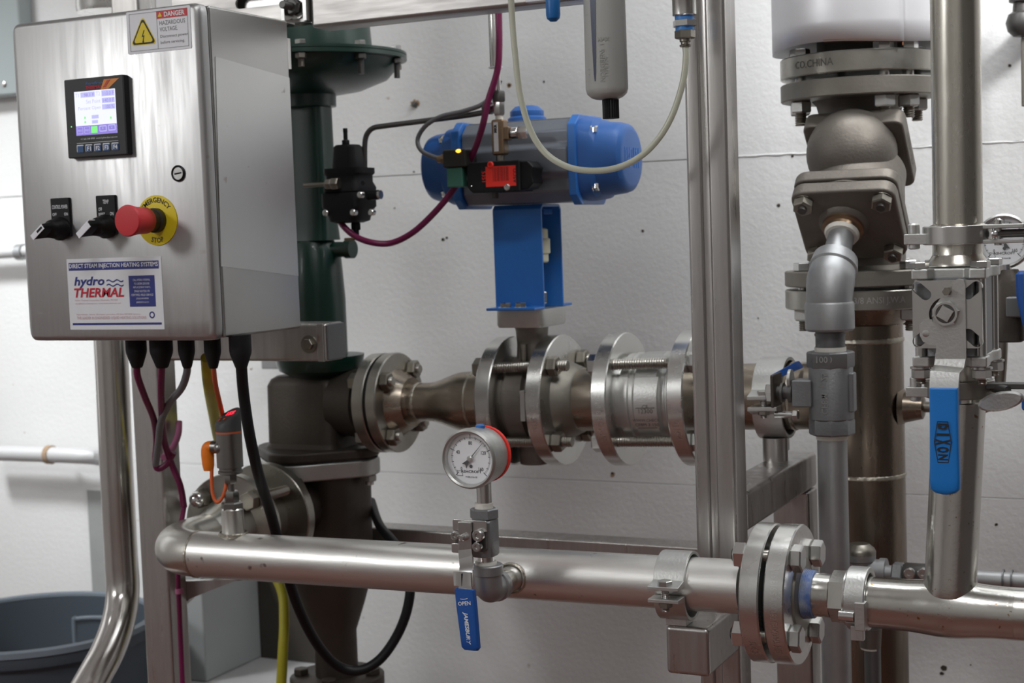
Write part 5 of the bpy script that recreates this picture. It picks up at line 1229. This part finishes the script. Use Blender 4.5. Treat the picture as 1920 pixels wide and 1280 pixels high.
# ------------------------------------------------------------------ small valve train low behind the tee pipe
SY = 1.93
def SP(px, py, dy=0): return A(px, py, SY+dy)
sm_ = thing('drain_fitting', SP(1620, 1065), 'small grey pipe tee with a tiny ball valve behind the tee pipe, lower right', 'fitting')
obj('cap', MB().lathe(SP(1612, 1050), Z_, [(0, .020), (.012, .021), (.016, .019), (.022, .012), (.022, 0)], 28), 'bolt_old', sm_)
obj('tee', MB().lathe(SP(1612, 1080), Z_, [(-.01, .018), (.02, .019), (.022, .021), (.030, .021)], 28).cyl(SP(1612, 1072), SP(1655, 1074), .0175, n=24).ring(SP(1650, 1074), X_, .010, .0195, .008, 28), 'galv', sm_)
obj('nipple', MB().cyl(SP(1650, 1075), SP(1690, 1077), .0115, n=22), 'galv', sm_)
obj('hex_end', MB().hex(SP(1674, 1076), X_, .0165, .014), 'valve_grey', sm_)
obj('valve_body', MB().lathe(SP(1690, 1077), X_, [(0, .012), (.006, .016), (.035, .016), (.04, .012)], 24), 'dark_metal', sm_)
for px in (1706, 1732): q = SP(px, 1074, -.017); obj('cap_screw', MB().lathe(q, -Y_, [(0, .0072), (.005, .0072), (.006, .006), (.006, .003), (.003, .003), (.003, 0)], 20), 'bolt', sm_)
obj('side_plate', MB().b2(SP(1668, 1092, -.02), SP(1745, 1087, -.014)), 'nickel', sm_)
obj('outlet_pipe', MB().cyl(SP(1735, 1080), SP(1950, 1092), .0110, n=24), 'galv', sm_)
for px in (1880, 1896): obj('coupling_ring', MB().ring(SP(px, 1087+.05*(px-1880)), X_, .010, .0135, .002, 24), 'galv_dark', sm_)
dp_ = thing('drain_pipe', SP(1634, 1280), 'thin vertical galvanised pipe with a coupling dropping below the tee pipe', 'pipe')
obj('pipe', MB().cyl(V((SP(1634, 1230).x, SY, .02)), SP(1634, 1100), .0105, n=24), 'galv_dark', dp_)
obj('coupling', MB().cyl(SP(1632, 1212), SP(1632, 1176), .0135, .0145, n=24), 'cast', dp_)
obj('thread_tape', MB().cyl(SP(1632, 1216), SP(1632, 1211), .0125, n=24), 'tape', dp_)

# ------------------------------------------------------------------ right-hand sanitary tube, clamps and big ball valve
t0, t1 = A(1797, 492, FY), A(1790.5, -30, FY); TU = (t1-t0).normalized()
def UP_(py): return A(1797-(492-py)*.0125, py, FY)
rt2 = R(91, A(1797, 300, FY))
ut = thing('upper_tube', UP_(420), 'tall polished tube coming down at the right edge into the sanitary clamp', 'tube')
obj('tube', MB().cyl(UP_(425), UP_(-40), rt2, n=56), 'tube_up', ut)
obj('ferrule', MB().lathe(UP_(430), TU, [(0, rt2*1.22), (.003, rt2*1.22), (.006, rt2)], 48), 'tube_up', ut)
def triclamp(c, r, h, label, wing):
    t = thing('sanitary_clamp', c-Z_*h/2, label, 'clamp')
    c0 = c-Z_*h/2
    obj('clamp_half', MB().prism(arcpoly(r*.80, r, 183, 352), c0, X_, Y_, Z_, h), 'nickel' if not wing else 'flange_dull', t, bevel=.0014)
    obj('clamp_half', MB().prism(arcpoly(r*.80, r, -5, 178), c0, X_, Y_, Z_, h), 'cast_light', t, bevel=.0014)
    hx = c0-X_*(r+.004)-Y_*.012
    obj('hinge', MB().b2(hx+V((-.012, -.008, .001)), hx+V((.012, .010, h*.62))), 'cast_light', t, bevel=.001)
    obj('hinge_pin', MB().lathe(hx+V((-.003, 0, -.004)), Z_, [(0, .004), (.001, .006), (.003, .006), (h+.006, .006), (h+.008, .004), (h+.008, 0)], 20), 'cast_light', t)
    lx = c0+X_*(r*.72)-Y_*(r*.50)
    return t, lx
c1_ = UP_(440); hC = A(1797, 422, FY).z-A(1797, 457, FY).z; rC = rt2*1.42
tc1, lx = triclamp(c1_, rC, hC, 'bright hinged sanitary clamp above the large ball valve at the right', 0)
obj('fork', MB().b2(lx+V((0, -.004, 0)), lx+V((.042, .014, hC*.22))).b2(lx+V((0, -.004, hC*.78)), lx+V((.042, .014, hC))), 'cast_light', tc1, bevel=.001)
obj('swing_bolt', MB().cyl(lx+V((.012, .004, hC*.5)), lx+V((.07, .012, hC*.5)), .0042, n=16), 'dark_metal', tc1)
obj('pivot', MB().lathe(lx+V((.014, -.004, hC*.5)), -Y_, [(0, .0035), (.004, .0035), (.005, .002), (.005, 0)], 18), 'bright', tc1)
obj('pivot_pin', MB().lathe(lx+V((.016, .005, -.002)), Z_, [(0, .004), (hC+.006, .004), (hC+.008, .002)], 16), 'bolt', tc1)
obj('wing_nut', MB().loft(lx+V((.043, .006, hC*.5)), X_, Y_, [(0, .007, .009, 3), (.006, .010, .010, 3), (.016, .008, .007, 2.5), (.030, .004, .005, 2)], 24), 'galv', tc1)
# the valve
vbx = A(1797, 590, FY)
def vzz(py): return A(1797, py, FY).z
dv = thing('ball_valve', V((vbx.x, FY, vzz(680))), 'large square stainless ball valve with a long bright blue handle hanging down, right edge', 'valve')
obj('upper_spigot', MB().lathe(V((vbx.x, FY, vzz(497))), Z_, [(0, rt2*1.25), (.003, rt2*1.22), (.010, rt2*1.03), (.012, rt2), (vzz(455)-vzz(497), rt2)], 56), 'tube_up', dv)
xa_, xb_ = A(1712, 510, FY-.04).x, A(1852, 510, FY-.04).x
hw = (xb_-xa_)/2; xm = (xa_+xb_)/2
def flower(w_, d_): 
    return [(w_, d_*.55), (w_, d_), (w_*.55, d_), (w_*.40, d_*.84), (-w_*.40, d_*.84), (-w_*.55, d_), (-w_, d_), (-w_, d_*.55), (-w_*.9, d_*.40), (-w_*.9, -d_*.40), (-w_, -d_*.55), (-w_, -d_), (-w_*.55, -d_), (-w_*.40, -d_*.84), (w_*.40, -d_*.84), (w_*.55, -d_), (w_, -d_), (w_, -d_*.55), (w_*.9, -d_*.40), (w_*.9, d_*.40)]
obj('upper_flange', MB().prism(flower(hw, .052), V((xm, FY, vzz(520))), X_, Y_, Z_, vzz(500)-vzz(520)), 'cast_light', dv, bevel=.002)
obj('lower_flange', MB().prism(flower(hw, .052), V((xm, FY, vzz(680))), X_, Y_, Z_, vzz(660)-vzz(680)), 'cast_light', dv, bevel=.002)
obj('centre_body', MB().loft(V((xm, FY, vzz(662))), Z_, X_, [(0, hw*.86, .044, 5), (vzz(518)-vzz(662), hw*.86, .044, 5)], 48), 'valve_grey', dv)
for dx in (-.82, .82):
    for dy in (-.042, .042):
        c = V((xm+hw*dx, FY+dy, 0))
        b_ = obj('body_bolt', MB().hex(c+Z_*vzz(500), Z_, .0098, .007, ph=.3).cyl(c+Z_*vzz(700), c+Z_*vzz(500), .0052, n=18), 'bolt', dv)
        obj('nut', MB().ring(c+Z_*(vzz(680)-.002), Z_, .004, .0105, .002).hex(c+Z_*(vzz(680)-.002), -Z_, .0095, .010), 'bolt', b_)
        obj('bolt_end', MB().thread(c+Z_*vzz(690), c+Z_*vzz(712), .0052, .0024), 'bolt_old', b_)
obj('lower_spigot', MB().cyl(V((vbx.x+.002, FY, vzz(752))), V((vbx.x, FY, vzz(678))), rt2*.98, n=48), 'tube_up', dv)
# square mounting pad with four slots
PYv = FY-.056
pa, pb = A(1712, 526, PYv), A(1844, 652, PYv); pw, ph_ = pb.x-pa.x, pa.z-pb.z; pcn = V(((pa.x+pb.x)/2, PYv, (pa.z+pb.z)/2))
def slot(cx, cy, L_, w_, ang, n=8):
    p = []
    for sg, a0 in ((1, -90), (-1, 90)):
        for k in range(n+1):
            a = math.radians(a0+180*k/n); x_, y_ = sg*L_/2+w_/2*math.cos(a), w_/2*math.sin(a)
            c, s_ = math.cos(math.radians(ang)), math.sin(math.radians(ang)); p.append((cx+x_*c-y_*s_, cy+x_*s_+y_*c))
    return p
hs = [slot(.0245, .0235, .011, .011, 40), slot(-.0245, .0235, .011, .011, -42), slot(.0245, -.0235, .011, .011, -42), slot(-.0245, -.0235, .011, .011, 40)]
cirp = [(.0175*math.cos(2*math.pi*k/36), .0175*math.sin(2*math.pi*k/36)) for k in range(36)]
obj('mounting_pad', plate2d(rpoly(pw, ph_, .006), hs+[cirp], .006, pcn, X_, Z_, -Y_), 'nickel', dv)
obj('pad_block', MB().b2(pcn+V((-pw*.48, .0035, -ph_*.48)), pcn+V((pw*.36, .016, ph_*.48))), 'galv_dark', dv, bevel=.002)
so = A(1775, 587, PYv-.008)
so = V((so.x, PYv, so.z))
obj('stem_housing', MB().cyl(so+Y_*.004, so-Y_*.001, .0170, n=36), 'dark_metal', dv)
obj('stem_nut', MB().hex(so-Y_*.008, -Y_, .0135, .0075, ph=.2, c=.10), 'cast_light', dv)
obj('nut_recess', MB().cyl(so-Y_*.015, so-Y_*.0158, .0098, n=32), 'dark_metal', dv)
obj('washer', MB().ring(so-Y_*.0155, -Y_, .0094, .0115, .0008, 36), 'nickel', dv)
obj('stem', MB().lathe(so-Y_*.015, -Y_, [(0, .0088), (.003, .0088), (.0035, .0082), (.0035, 0)], 4, ph=.25, cap=True), 'cast_light', dv)
obj('stop_pin', MB().hex(A(1778, 545, PYv-.006), -Y_, .0045, .012), 'bolt_old', dv)
# lever blade in front of the nut
lv_ = [(-.013, -.012), (-.017, -.006), (-.024, -.006), (-.029, -.010), (-.029, -.022), (-.026, -.028), (-.020, -.031), (-.013, -.032), (-.014, -.045), (.0155, -.045), (.0155, .028), (.014, .033), (.009, .034), (.004, .032), (.003, .026), (.001, .018)]
hub = [(.0105*math.cos(2*math.pi*k/24), .0105*math.sin(2*math.pi*k/24)) for k in range(24)]
obj('lever_head', plate2d([(a+.003, b) for a, b in [(-.0165, .004), (-.016, -.009)]+lv_[1:-1]+[(.001, .017), (-.008, .0155)]], [hub], .004, so-Y_*.007, X_, Z_, -Y_), 'cast_light', dv)
a = A(1731, 607, PYv-.009); obj('rivet', MB().lathe(V((so.x-.020, PYv-.009, so.z-.020)), -Y_, [(0, .0048), (.0015, .0048), (.0022, .003), (.0022, 0)], 22), 'nickel', dv)
hz = so.z-.044; xc = so.x+.0035
h1 = A(1770, 728, PYv-.034)
sp_ = [V((xc, PYv-.007, hz+.004)), V((xc, PYv-.008, hz)), V((xc-.001, PYv-.014, hz-.010)), V((xc-.003, PYv-.026, A(1770, 700, PYv-.03).z)), V((h1.x, PYv-.033, h1.z)), V((h1.x, PYv-.034, h1.z-.03))]
obj('lever_strap', strap(sp_, [.030, .030, .030, .029, .028, .028], .004), 'cast_light', dv, bevel=.0006)
ga, gb_ = A(1770, 727, PYv-.036), A(1773, 926, PYv-.040); dd = (gb_-ga).normalized(); Lg = (gb_-ga).length
hwg = R(52, ga)
gg = obj('handle_grip', MB().loft(ga, dd, X_, [(0, hwg*.98, .005, 8), (.001, hwg, .006, 8), (Lg*.3, hwg, .0065, 6), (Lg*.86, hwg*1.06, .0070, 5), (Lg*.95, hwg*1.04, .0066, 4), (Lg*.985, hwg*.75, .0055, 3), (Lg, hwg*.30, .004, 3)], 44), 'grip', dv)
gm = A(1771, 826, PYv-.036); gq = ga+dd*(Lg*.5); gm = V((gm.x, gq.y-.0073, gm.z))
hx_ = [(-.022, 0), (-.0165, .0075), (.0165, .0075), (.022, 0), (.0165, -.0075), (-.0165, -.0075)]
hx_ = [(0, .0235), (.0085, .016), (.0085, -.016), (0, -.0235), (-.0085, -.016), (-.0085, .016)]
hx_ = [(-.0052, .0205), (.0052, .0205), (.0085, .0), (.0052, -.0205), (-.0052, -.0205), (-.0085, 0)]
hi_ = [(a*.90, b*.955) for a, b in hx_]
obj('hexagon_emblem', plate2d(hx_, [hi_], .0004, gm, X_, Z_, -Y_), 'ink', gg)
for k, ch in enumerate('DIXON'):
    zz_ = .0150-.0075*k; sz = (.0095, .0120, .0140, .0120, .0095)[k]
    v_, f_ = txt(ch, .012, fn=lambda p, q: V((q, 0, -p)), bold=.0006)
    x0_, x1_ = min(p.x for p in v_), max(p.x for p in v_); z0_, z1_ = min(p.z for p in v_), max(p.z for p in v_)
    wz = .0058 if ch != 'I' else .0020
    obj('lettering', ([gm+V(((p.x-(x0_+x1_)/2)/(x1_-x0_)*sz, -.0003, zz_+(p.z-(z0_+z1_)/2)/(z1_-z0_)*wz)) for p in v_], f_), 'ink', gg)
# lower clamp
c2_ = A(1799, 727, FY); 
tc2, lx = triclamp(c2_, rC, hC*.95, 'dull hinged sanitary clamp with large wing nut below the blue-handled valve', 1)
obj('fork', MB().b2(lx+V((0, -.002, hC*.55)), lx+V((.062, .014, hC*.85))), 'dark_metal', tc2, bevel=.001)
wn = A(1876, 745, FY-.03)
obj('wing_nut', MB().loft(wn+V((.0, .006, -.004)), -Y_, V((.97, 0, .22)).normalized(), [(0, .020, .007, 2), (.002, .0225, .0095, 2), (.006, .0225, .0095, 2), (.008, .020, .0075, 2)], 40), 'cast_light', tc2)
obj('swing_bolt', MB().cyl(lx+V((.01, .006, hC*.6)), wn+V((.006, .006, .006)), .005, n=16), 'dark_metal', tc2)

# ------------------------------------------------------------------ second gauge and valve behind, right edge
g2c = A(1882, 452, 1.90); g2r = R(104, g2c)
g2 = gauge('pressure_gauge', g2c, g2r, 'second dial gauge half hidden behind the sanitary clamp at the right edge', -20, d=.03)
v2 = thing('ball_valve', A(1893, 640, 1.90), 'dark ball valve with curved blue handle, cut off by the right edge', 'valve')
ax2 = A(1893, 500, 1.90).x
def z2(py): return A(1893, py, 1.90).z
obj('body', MB().loft(V((ax2, 1.90, z2(640))), Z_, X_, [(0, .014, .016, 4), (.002, .018, .02, 4), (z2(530)-z2(640), .018, .02, 4), (z2(505)-z2(640), .010, .012, 2)], 32), 'cast_dark', v2)
obj('neck', MB().cyl(V((ax2-.004, 1.9, z2(530))), V((ax2-.006, 1.9, z2(496))), .008, n=20), 'nickel', v2)
q = A(1902, 575, 1.87); obj('gland_nut', MB().box(q, (.018, .02, .024)), 'galv_dark', v2, bevel=.002)
obj('stem', MB().cyl(q+X_*.006, q+X_*.03, .007, n=16).hex(q+X_*.012-Z_*.012, X_, .010, .01), 'dark_metal', v2)
hb_ = [A(1908, 503, 1.84), A(1903, 520, 1.84), A(1905, 545, 1.84), A(1914, 572, 1.84), A(1928, 595, 1.84)]
hb2 = [A(1935, 500, 1.84), A(1935, 595, 1.84)]
obj('handle_grip', MB().loft(A(1926, 507, 1.84), (A(1940, 640, 1.84)-A(1926, 507, 1.84)).normalized(), X_, [(0, .008, .003, 3), (.004, .013, .006, 3), (.03, .015, .007, 3), (.06, .012, .007, 3), (.09, .006, .005, 3)], 32), 'grip_dark', v2)
obj('lower_grip', MB().b2(A(1915, 770, 1.84), A(1960, 741, 1.85)), 'grip_dark', v2, bevel=.003)
obj('handle_link', MB().cyl(A(1930, 570, 1.845), A(1930, 760, 1.845), .004, n=12), 'nickel', v2)
# rounded fitting at the top right corner
hk = thing('hanging_fitting', A(1915, 60, 2.3), 'small dark green bulb-shaped fitting on the wall at the top right corner', 'fitting')
q = A(1916, 42, 2.34)
obj('bulb', MB().lathe(q-Z_*.022, Z_, [(0, 0), (.002, .012), (.010, .020), (.022, .023), (.034, .019), (.038, .013), (.05, .012), (.052, .018), (.07, .018)], 28), 'dark_metal', hk)
obj('bracket', MB().b2(q+V((-.006, .015, -.01)), q+V((.03, .08, .01))), 'dark_metal', hk)
obj('strip', MB().b2(A(1915, 200, 2.34), A(1930, 70, 2.345)), 'flange_dull', hk, bevel=.002)

# ------------------------------------------------------------------ air filter, quick fitting, clear tube under the top beam
KY = 1.66
fx = A(1136, 100, KY).x; rF_ = R(80, A(1136, 100, KY))
def kz(py): return A(1136, py, KY).z
af = thing('air_filter', V((fx, KY, kz(223))), 'grey cylindrical air filter bowl with dark sight slot hanging below the top beam', 'filter')
zt3 = kz(-60)
obj('bowl', MB().lathe(V((fx, KY, kz(186))), Z_, [(0, 0), (0, rF_*.55), (.002, rF_*.75), (.006, rF_*.93), (.012, rF_*1.0), (zt3-kz(186), rF_*.97), (zt3-kz(186), 0)], 64), 'bowl', af)
vs = []; n = 16
def surf(ang, z): a = math.radians(ang); return V((fx+math.sin(a)*(rF_+.0004), KY-math.cos(a)*(rF_+.0004), z))
for k in range(n+1):
    t = k/n; z_ = kz(155)+t*(kz(-50)-kz(155)); w2 = 2.5+6.5*min(1, t*1.3)**.7 if t > 0 else 1.5
    vs += [surf(-10-w2*1.0, z_), surf(-10+w2*.9, z_)]
obj('sight_slot', MB().add(vs, [(2*k, 2*k+1, 2*k+3, 2*k+2) for k in range(n)]), 'bowl_slot', af)
lt = MB()
for ang, z_, w_, h_ in ((12, kz(88), 9, .0008), (14, kz(98), 9, .0008), (-30, kz(142), 6, .0008), (-30, kz(132), 6, .0008), (-33, kz(30), 6, .0008)):
    p = [surf(ang-w_/2, z_), surf(ang+w_/2, z_), surf(ang+w_/2, z_+h_), surf(ang-w_/2, z_+h_)]; lt.add(p, [(0, 1, 2, 3)])
obj('level_marks', lt, 'bowl_rib', af, kind='stuff')
for s_, a0, py, sz in (('MAX', 16, 78, .0065), ('NORGREN', 12, 128, .0075), ('TYPE F74', 22, 130, .006)):
    obj('moulded_lettering', txt(s_, sz, fn=lambda p, q: surf(a0-math.degrees(q/rF_), kz(py)+p) if s_ != 'MAX' else surf(a0+math.degrees(p/rF_), kz(py)+q), bold=.0001), 'bowl_rib', af)
pr_ = [(.0, .0), (0, .0088), (.0008, .0096)]
dk = MB(); nn = 40; vs = []; 
prof = []
base = V((fx+.004, KY, kz(223)))
for t in (0, .022):
    for k in range(nn): a = 2*math.pi*k/nn; r_k = .0098 if k % 2 else .0088; vs.append(base+V((math.cos(a)*r_k, math.sin(a)*r_k, t)))
dk.add(vs, [(k, (k+1) % nn, nn+(k+1) % nn, nn+k) for k in range(nn)]+[tuple(reversed(range(nn))), tuple(range(nn, 2*nn))])
dk.cyl(base+Z_*.022, V((fx+.003, KY, kz(184))), .0060, n=18)
obj('drain_knob', dk, 'black', af, angle=20)
bk_ = A(1037, 20, KY)
ak = thing('blue_knob', bk_, 'small rounded blue plastic knob hanging from the top beam left of the air filter', 'knob')
obj('knob', MB().lathe(V((bk_.x, KY, A(1037, 41, KY).z)), Z_, [(0, 0), (.0005, .004), (.004, .0078), (.008, .0085), (.030, .0085), (.034, .007), (.06, .007)], 28), 'blue_plastic', ak)
obj('bracket', MB().b2(A(985, 5, KY+.02), A(1100, -12, KY+.03)), 'white', ak, bevel=.001)
fq = A(1283, 50, 1.665); fy = 1.655
def qz(py): return A(1283, py, fy).z
qx = A(1284, 50, fy).x
qf = thing('hose_fitting', V((qx, fy, qz(88))), 'steel quick-connect air fitting with blue rings beside the right frame post', 'fitting')
def QP(py): return V((qx, fy, qz(py)))
obj('sleeve', MB().lathe(QP(30), Z_, [(0, .0125), (.001, .0138), (.02, .0138), (.022, .0148), (.07, .0148)], 36), 'nickel', qf)
obj('blue_ring', MB().cyl(QP(38), QP(30), .0112, n=28), 'blue_ring', qf); obj('blue_ring', MB().cyl(QP(58), QP(50), .0108, n=28), 'blue_ring', qf)
obj('upper_nut', MB().hex(QP(51), Z_, .0140, qz(37)-qz(51)), 'nickel', qf); obj('lower_nut', MB().hex(QP(73), Z_, .0118, qz(56)-qz(73), ph=.4), 'bolt_old', qf)
obj('barb', MB().lathe(QP(88), Z_, [(0, .0062), (.002, .0066), (.003, .005), (.005, .005), (.006, .0064), (.012, .0064)], 24), 'bolt_old', qf)
tpts = [(957, -30), (960, 30), (966, 100), (975, 175), (993, 240), (1020, 284), (1060, 311), (1105, 320), (1155, 315), (1200, 294), (1236, 258), (1262, 212), (1280, 155), (1286, 110), (1285, 84)]
obj('clear_tube', MB().tube([A(px, py, 1.625+(.03*k/14)) for k, (px, py) in enumerate(tpts)], R(12, A(1100, 300, 1.63)), sub=8, n=20), 'poly_tube', label='translucent plastic air tube hanging in a loop in front of the blue actuator', cat='tube')

# ------------------------------------------------------------------ pressure transmitter on the front pipe
def TP(px, py): return A(px, py, FY)
tx0 = s0.x
def tz(py): return A(438, py, FY).z
def T_(py, dx=0): return V((tx0+dx, FY, tz(py)))
ts = thing('pressure_transmitter', T_(966), 'steel pressure transmitter with red digital display on the elbow end of the front pipe', 'sensor')
rT = R(49, T_(850))
obj('hex_adapter', MB().hex(T_(964), Z_, .0145, tz(940)-tz(964), ph=.3), 'sensor_steel', ts)
obj('hex_stem', MB().hex(T_(941), Z_, .0100, tz(920)-tz(941), ph=.3).cyl(T_(921), T_(903), .0042, n=18).hex(T_(906), Z_, .0085, tz(886)-tz(906)), 'sensor_steel', ts)
obj('body', MB().lathe(T_(888), Z_, [(0, rT*.8), (.001, rT*.94), (.004, rT*.94), (.005, rT*.86), (.008, rT*.86), (.009, rT), (tz(811)-tz(888), rT)], 44), 'sensor_steel', ts)
obj('orange_ring', MB().cyl(T_(811), T_(808), rT*1.005, n=44), 'cable_orange', ts)
# slanted head
n = 40; vs = []; fs = []
zh0, zt_hi, zt_lo = tz(808), tz(766), tz(793)
for k in range(n):
    a = 2*math.pi*k/n; c, s_ = math.cos(a), math.sin(a)
    zz_ = zt_lo+(zt_hi-zt_lo)*(.5+.5*(s_*.9+c*.45)/1.006)
    vs += [T_(0)+V((rT*c, rT*s_, zh0-tz(0))), T_(0)+V((rT*1.0*c, rT*1.0*s_, zz_-.002-tz(0))), T_(0)+V((rT*.93*c, rT*.93*s_, zz_-tz(0)))]
fs = [(3*k+i, 3*((k+1) % n)+i, 3*((k+1) % n)+i+1, 3*k+i+1) for k in range(n) for i in range(2)]+[tuple(3*k+2 for k in range(n))]
hd = obj('display_head', MB().add(vs, fs), 'sensor_head', ts)
top = T_(0)+V((0, 0, (zt_lo+zt_hi)/2-tz(0))); sl = (zt_hi-zt_lo)/2/rT
hn = V((-.45*sl/1.006, -.9*sl/1.006, 1)).normalized(); hu = (X_-hn*X_.dot(hn)).normalized(); hv = hn.cross(hu)
obj('lettering', txt('155', .0115, top+hn*.0008+hv*.004+hu*.002, hu, hv, bold=.0004, xs=.9), 'led_red', hd)
for dx, dy in ((-.010, -.003), (-.008, -.009), (.001, -.009)):
    obj('push_button', MB().cyl(top+hn*.0002+hu*dx+hv*dy, top+hn*.0012+hu*dx+hv*dy, .0017, n=12), 'cable_orange', hd)
q = T_(838, -rT*.75)-Y_*.004
obj('side_socket', MB().cyl(q+X_*.004, q-X_*.010, .0085, n=24).sphere(q+V((.006, -.006, 0)), .0085, 18), 'sensor_steel', ts)
oc = thing('sensor_connector', A(397, 880, FY-.004), 'orange angled plug with thin looping orange cable on the pressure transmitter', 'connector')
w0 = V((q.x-.010, FY-.004, q.z))
obj('plug', MB().tube([w0+X_*.004, w0-X_*.004, w0+V((-.0085, 0, -.002)), w0+V((-.0095, 0, -.010)), w0+V((-.0092, 0, -.024)), w0+V((-.0092, 0, A(397, 881, FY).z-w0.z))], [.0068, .0078, .0082, .0086, .0078, .0062], n=24, sub=5), 'orange', oc)
obj('cable', MB().tube([A(397, 876, FY-.004), A(397, 905, FY-.006), A(400, 930, FY-.008), A(408, 941, FY-.008), A(418, 930, FY-.006), A(424, 908, FY-.002), A(425, 890, FY+.01), A(424, 850, FY+.03)], .0024, sub=8, n=12), 'cable_orange', oc)

# ------------------------------------------------------------------ cables from the cabinet glands
def cable(pts, r, m, label, name='cable', n=14):
    return obj(name, MB().tube(pts, r, sub=8, n=n), m, label=label, cat='cable')
def G(i): return GL[i][0]
cable([G(0)+Z_*.004, A(258, 705, CY+.05), A(272, 745, 1.56), A(288, 785, 1.60), A(293, 825, 1.64), A(291, 862, 1.66), A(296, 878, 1.665), A(312, 870, 1.67), A(326, 848, 1.672)], .0045, 'magenta', 'magenta cable from the leftmost gland under the cabinet, curling by the left post')
cable([G(1)+Z_*.004, A(302, 730, CY+.07), A(304, 780, 1.60), A(308, 825, 1.65), A(322, 870, 1.675), A(338, 910, 1.68), A(345, 950, 1.69)], .0045, 'magenta', 'magenta cable from the second gland running down the left post')
cable([G(2)+Z_*.004, A(350, 700, CY+.05), A(340, 728, 1.55), A(318, 755, 1.58), A(302, 790, 1.60), A(297, 830, 1.62), A(292, 870, 1.64)], .0048, 'cable_grey', 'grey cable from the middle gland bending left across the post')
cable([A(388, 670, CY+.10), A(392, 720, 1.62), A(402, 780, 1.76), A(416, 850, 1.90), A(440, 930, 1.98), A(480, 1020, 2.01), A(526, 1100, 2.00), A(533, 1160, 1.98), A(530, 1230, 1.965), A(525, 1330, 1.96)], .0082, 'cable_yellow', 'thick yellow cable hanging behind the pressure transmitter down to the plinth')
cable([G(3)+Z_*.004, A(404, 720, 1.56), A(415, 768, 1.60), A(424, 810, 1.64), A(424, 850, 1.63)], .0032, 'cable_orange', 'thin orange cable from the fourth gland to the pressure transmitter')
cable([G(4)+Z_*.006, A(457, 740, 1.54), A(468, 815, 1.55), A(485, 890, 1.58), A(507, 960, 1.64), A(530, 1045, 1.68), A(556, 1130, 1.72), A(590, 1200, 1.76), A(630, 1246, 1.80), A(672, 1257, 1.82), A(712, 1236, 1.84), A(745, 1190, 1.86), A(764, 1140, 1.87), A(768, 1090, 1.88), A(748, 1030, 1.92), A(712, 985, 1.99), A(696, 940, 2.08)], .0072, 'black', 'thick black cable from the rightmost gland hanging in a deep loop below the front pipe')
lc = cable([A(345, 950, 1.688), A(336, 1010, 1.688), A(334, 1080, 1.690), A(337, 1160, 1.690), A(343, 1300, 1.690)], .0036, 'magenta', 'magenta cable tied along the right side of the left post')
obj('cable_tie', MB().ring(A(336, 1112, 1.690), Z_, .003, .0056, .007, 20), 'pink', lc)
pk_ = cable([A(336, 790, 1.73), A(334, 815, 1.72), A(322, 842, 1.70), A(306, 858, 1.68)], .0046, 'pink', 'short pale pink cable end curving behind the left post')

# ------------------------------------------------------------------ left vertical tube
TY = 1.84
lp = [A(x, y, TY-d) for x, y, d in ((205, -200, 0), (206, 300, 0), (208, 650, 0), (217, 850, 0), (227, 1040, 0), (230, 1110, .005), (222, 1165, .03), (203, 1218, .065), (178, 1265, .10), (130, 1350, .16), (90, 1430, .22))]
lt_ = thing('bent_tube', lp[2], 'polished vertical stainless tube left of the frame post, bending left at its foot', 'tube')
rl = R(62, A(212, 750, TY))
lp[0] = V((lp[2].x-.003, TY, 2.5)); lp[1] = V((lp[2].x-.001, TY, 1.6)) 
obj('tube', MB().tube(lp[1:], rl, n=44, sub=12), 'left_tube', lt_)
obj('upper_sleeve', MB().lathe(V((A(208, 20, TY).x, TY, A(208, 26, TY).z)), Z_, [(0, rl), (.002, rl*1.95), (.008, rl*2.0), (.5, rl*2.0)], 48), 'flange', lt_)

# ------------------------------------------------------------------ grey bin
BZ = A(60, 1180, 2.0); bc_ = V((A(62, 1165, 2.04).x, 2.04, A(62, 1165, 2.04).z)); rB = .212
bn = thing('waste_bin', V((bc_.x, bc_.y, 0)), 'round dark grey plastic waste bin with moulded rim handles standing at lower left', 'bin')
zb = bc_.z
obj('shell', MB().lathe(V((bc_.x, bc_.y, 0)), Z_, [(0, 0), (0, rB*.78), (.01, rB*.80), (zb-.03, rB*.985), (zb-.028, rB*1.03), (zb-.004, rB*1.04), (zb, rB*1.03), (zb, rB*.975), (zb-.02, rB*.965), (.012, rB*.77), (.012, 0)], 96, cap=False), 'bin', bn)
obj('rim', MB().lathe(V((bc_.x, bc_.y, zb)), Z_, [(-.004, rB*.97), (.001, rB*.975), (.004, rB*1.005), (.001, rB*1.04), (-.008, rB*1.05), (-.010, rB*1.03)], 96, cap=False), 'bin_light', bn)
# moulded handle panel inside the far wall, and the drip ribs
def wallp(ang, z, r): a = math.radians(ang); return V((bc_.x+r*math.sin(a), bc_.y+r*math.cos(a), z))
pan = [wallp(a, z, rB*.955) for a, z in [(-22, zb-.16), (-22, zb-.055), (-20, zb-.048), (-10, zb-.045), (4, zb-.044), (16, zb-.045), (18, zb-.052), (18, zb-.16)]]
obj('handle_ridge', MB().tube(pan, .0045, sub=4, n=12), 'bin_light', bn)
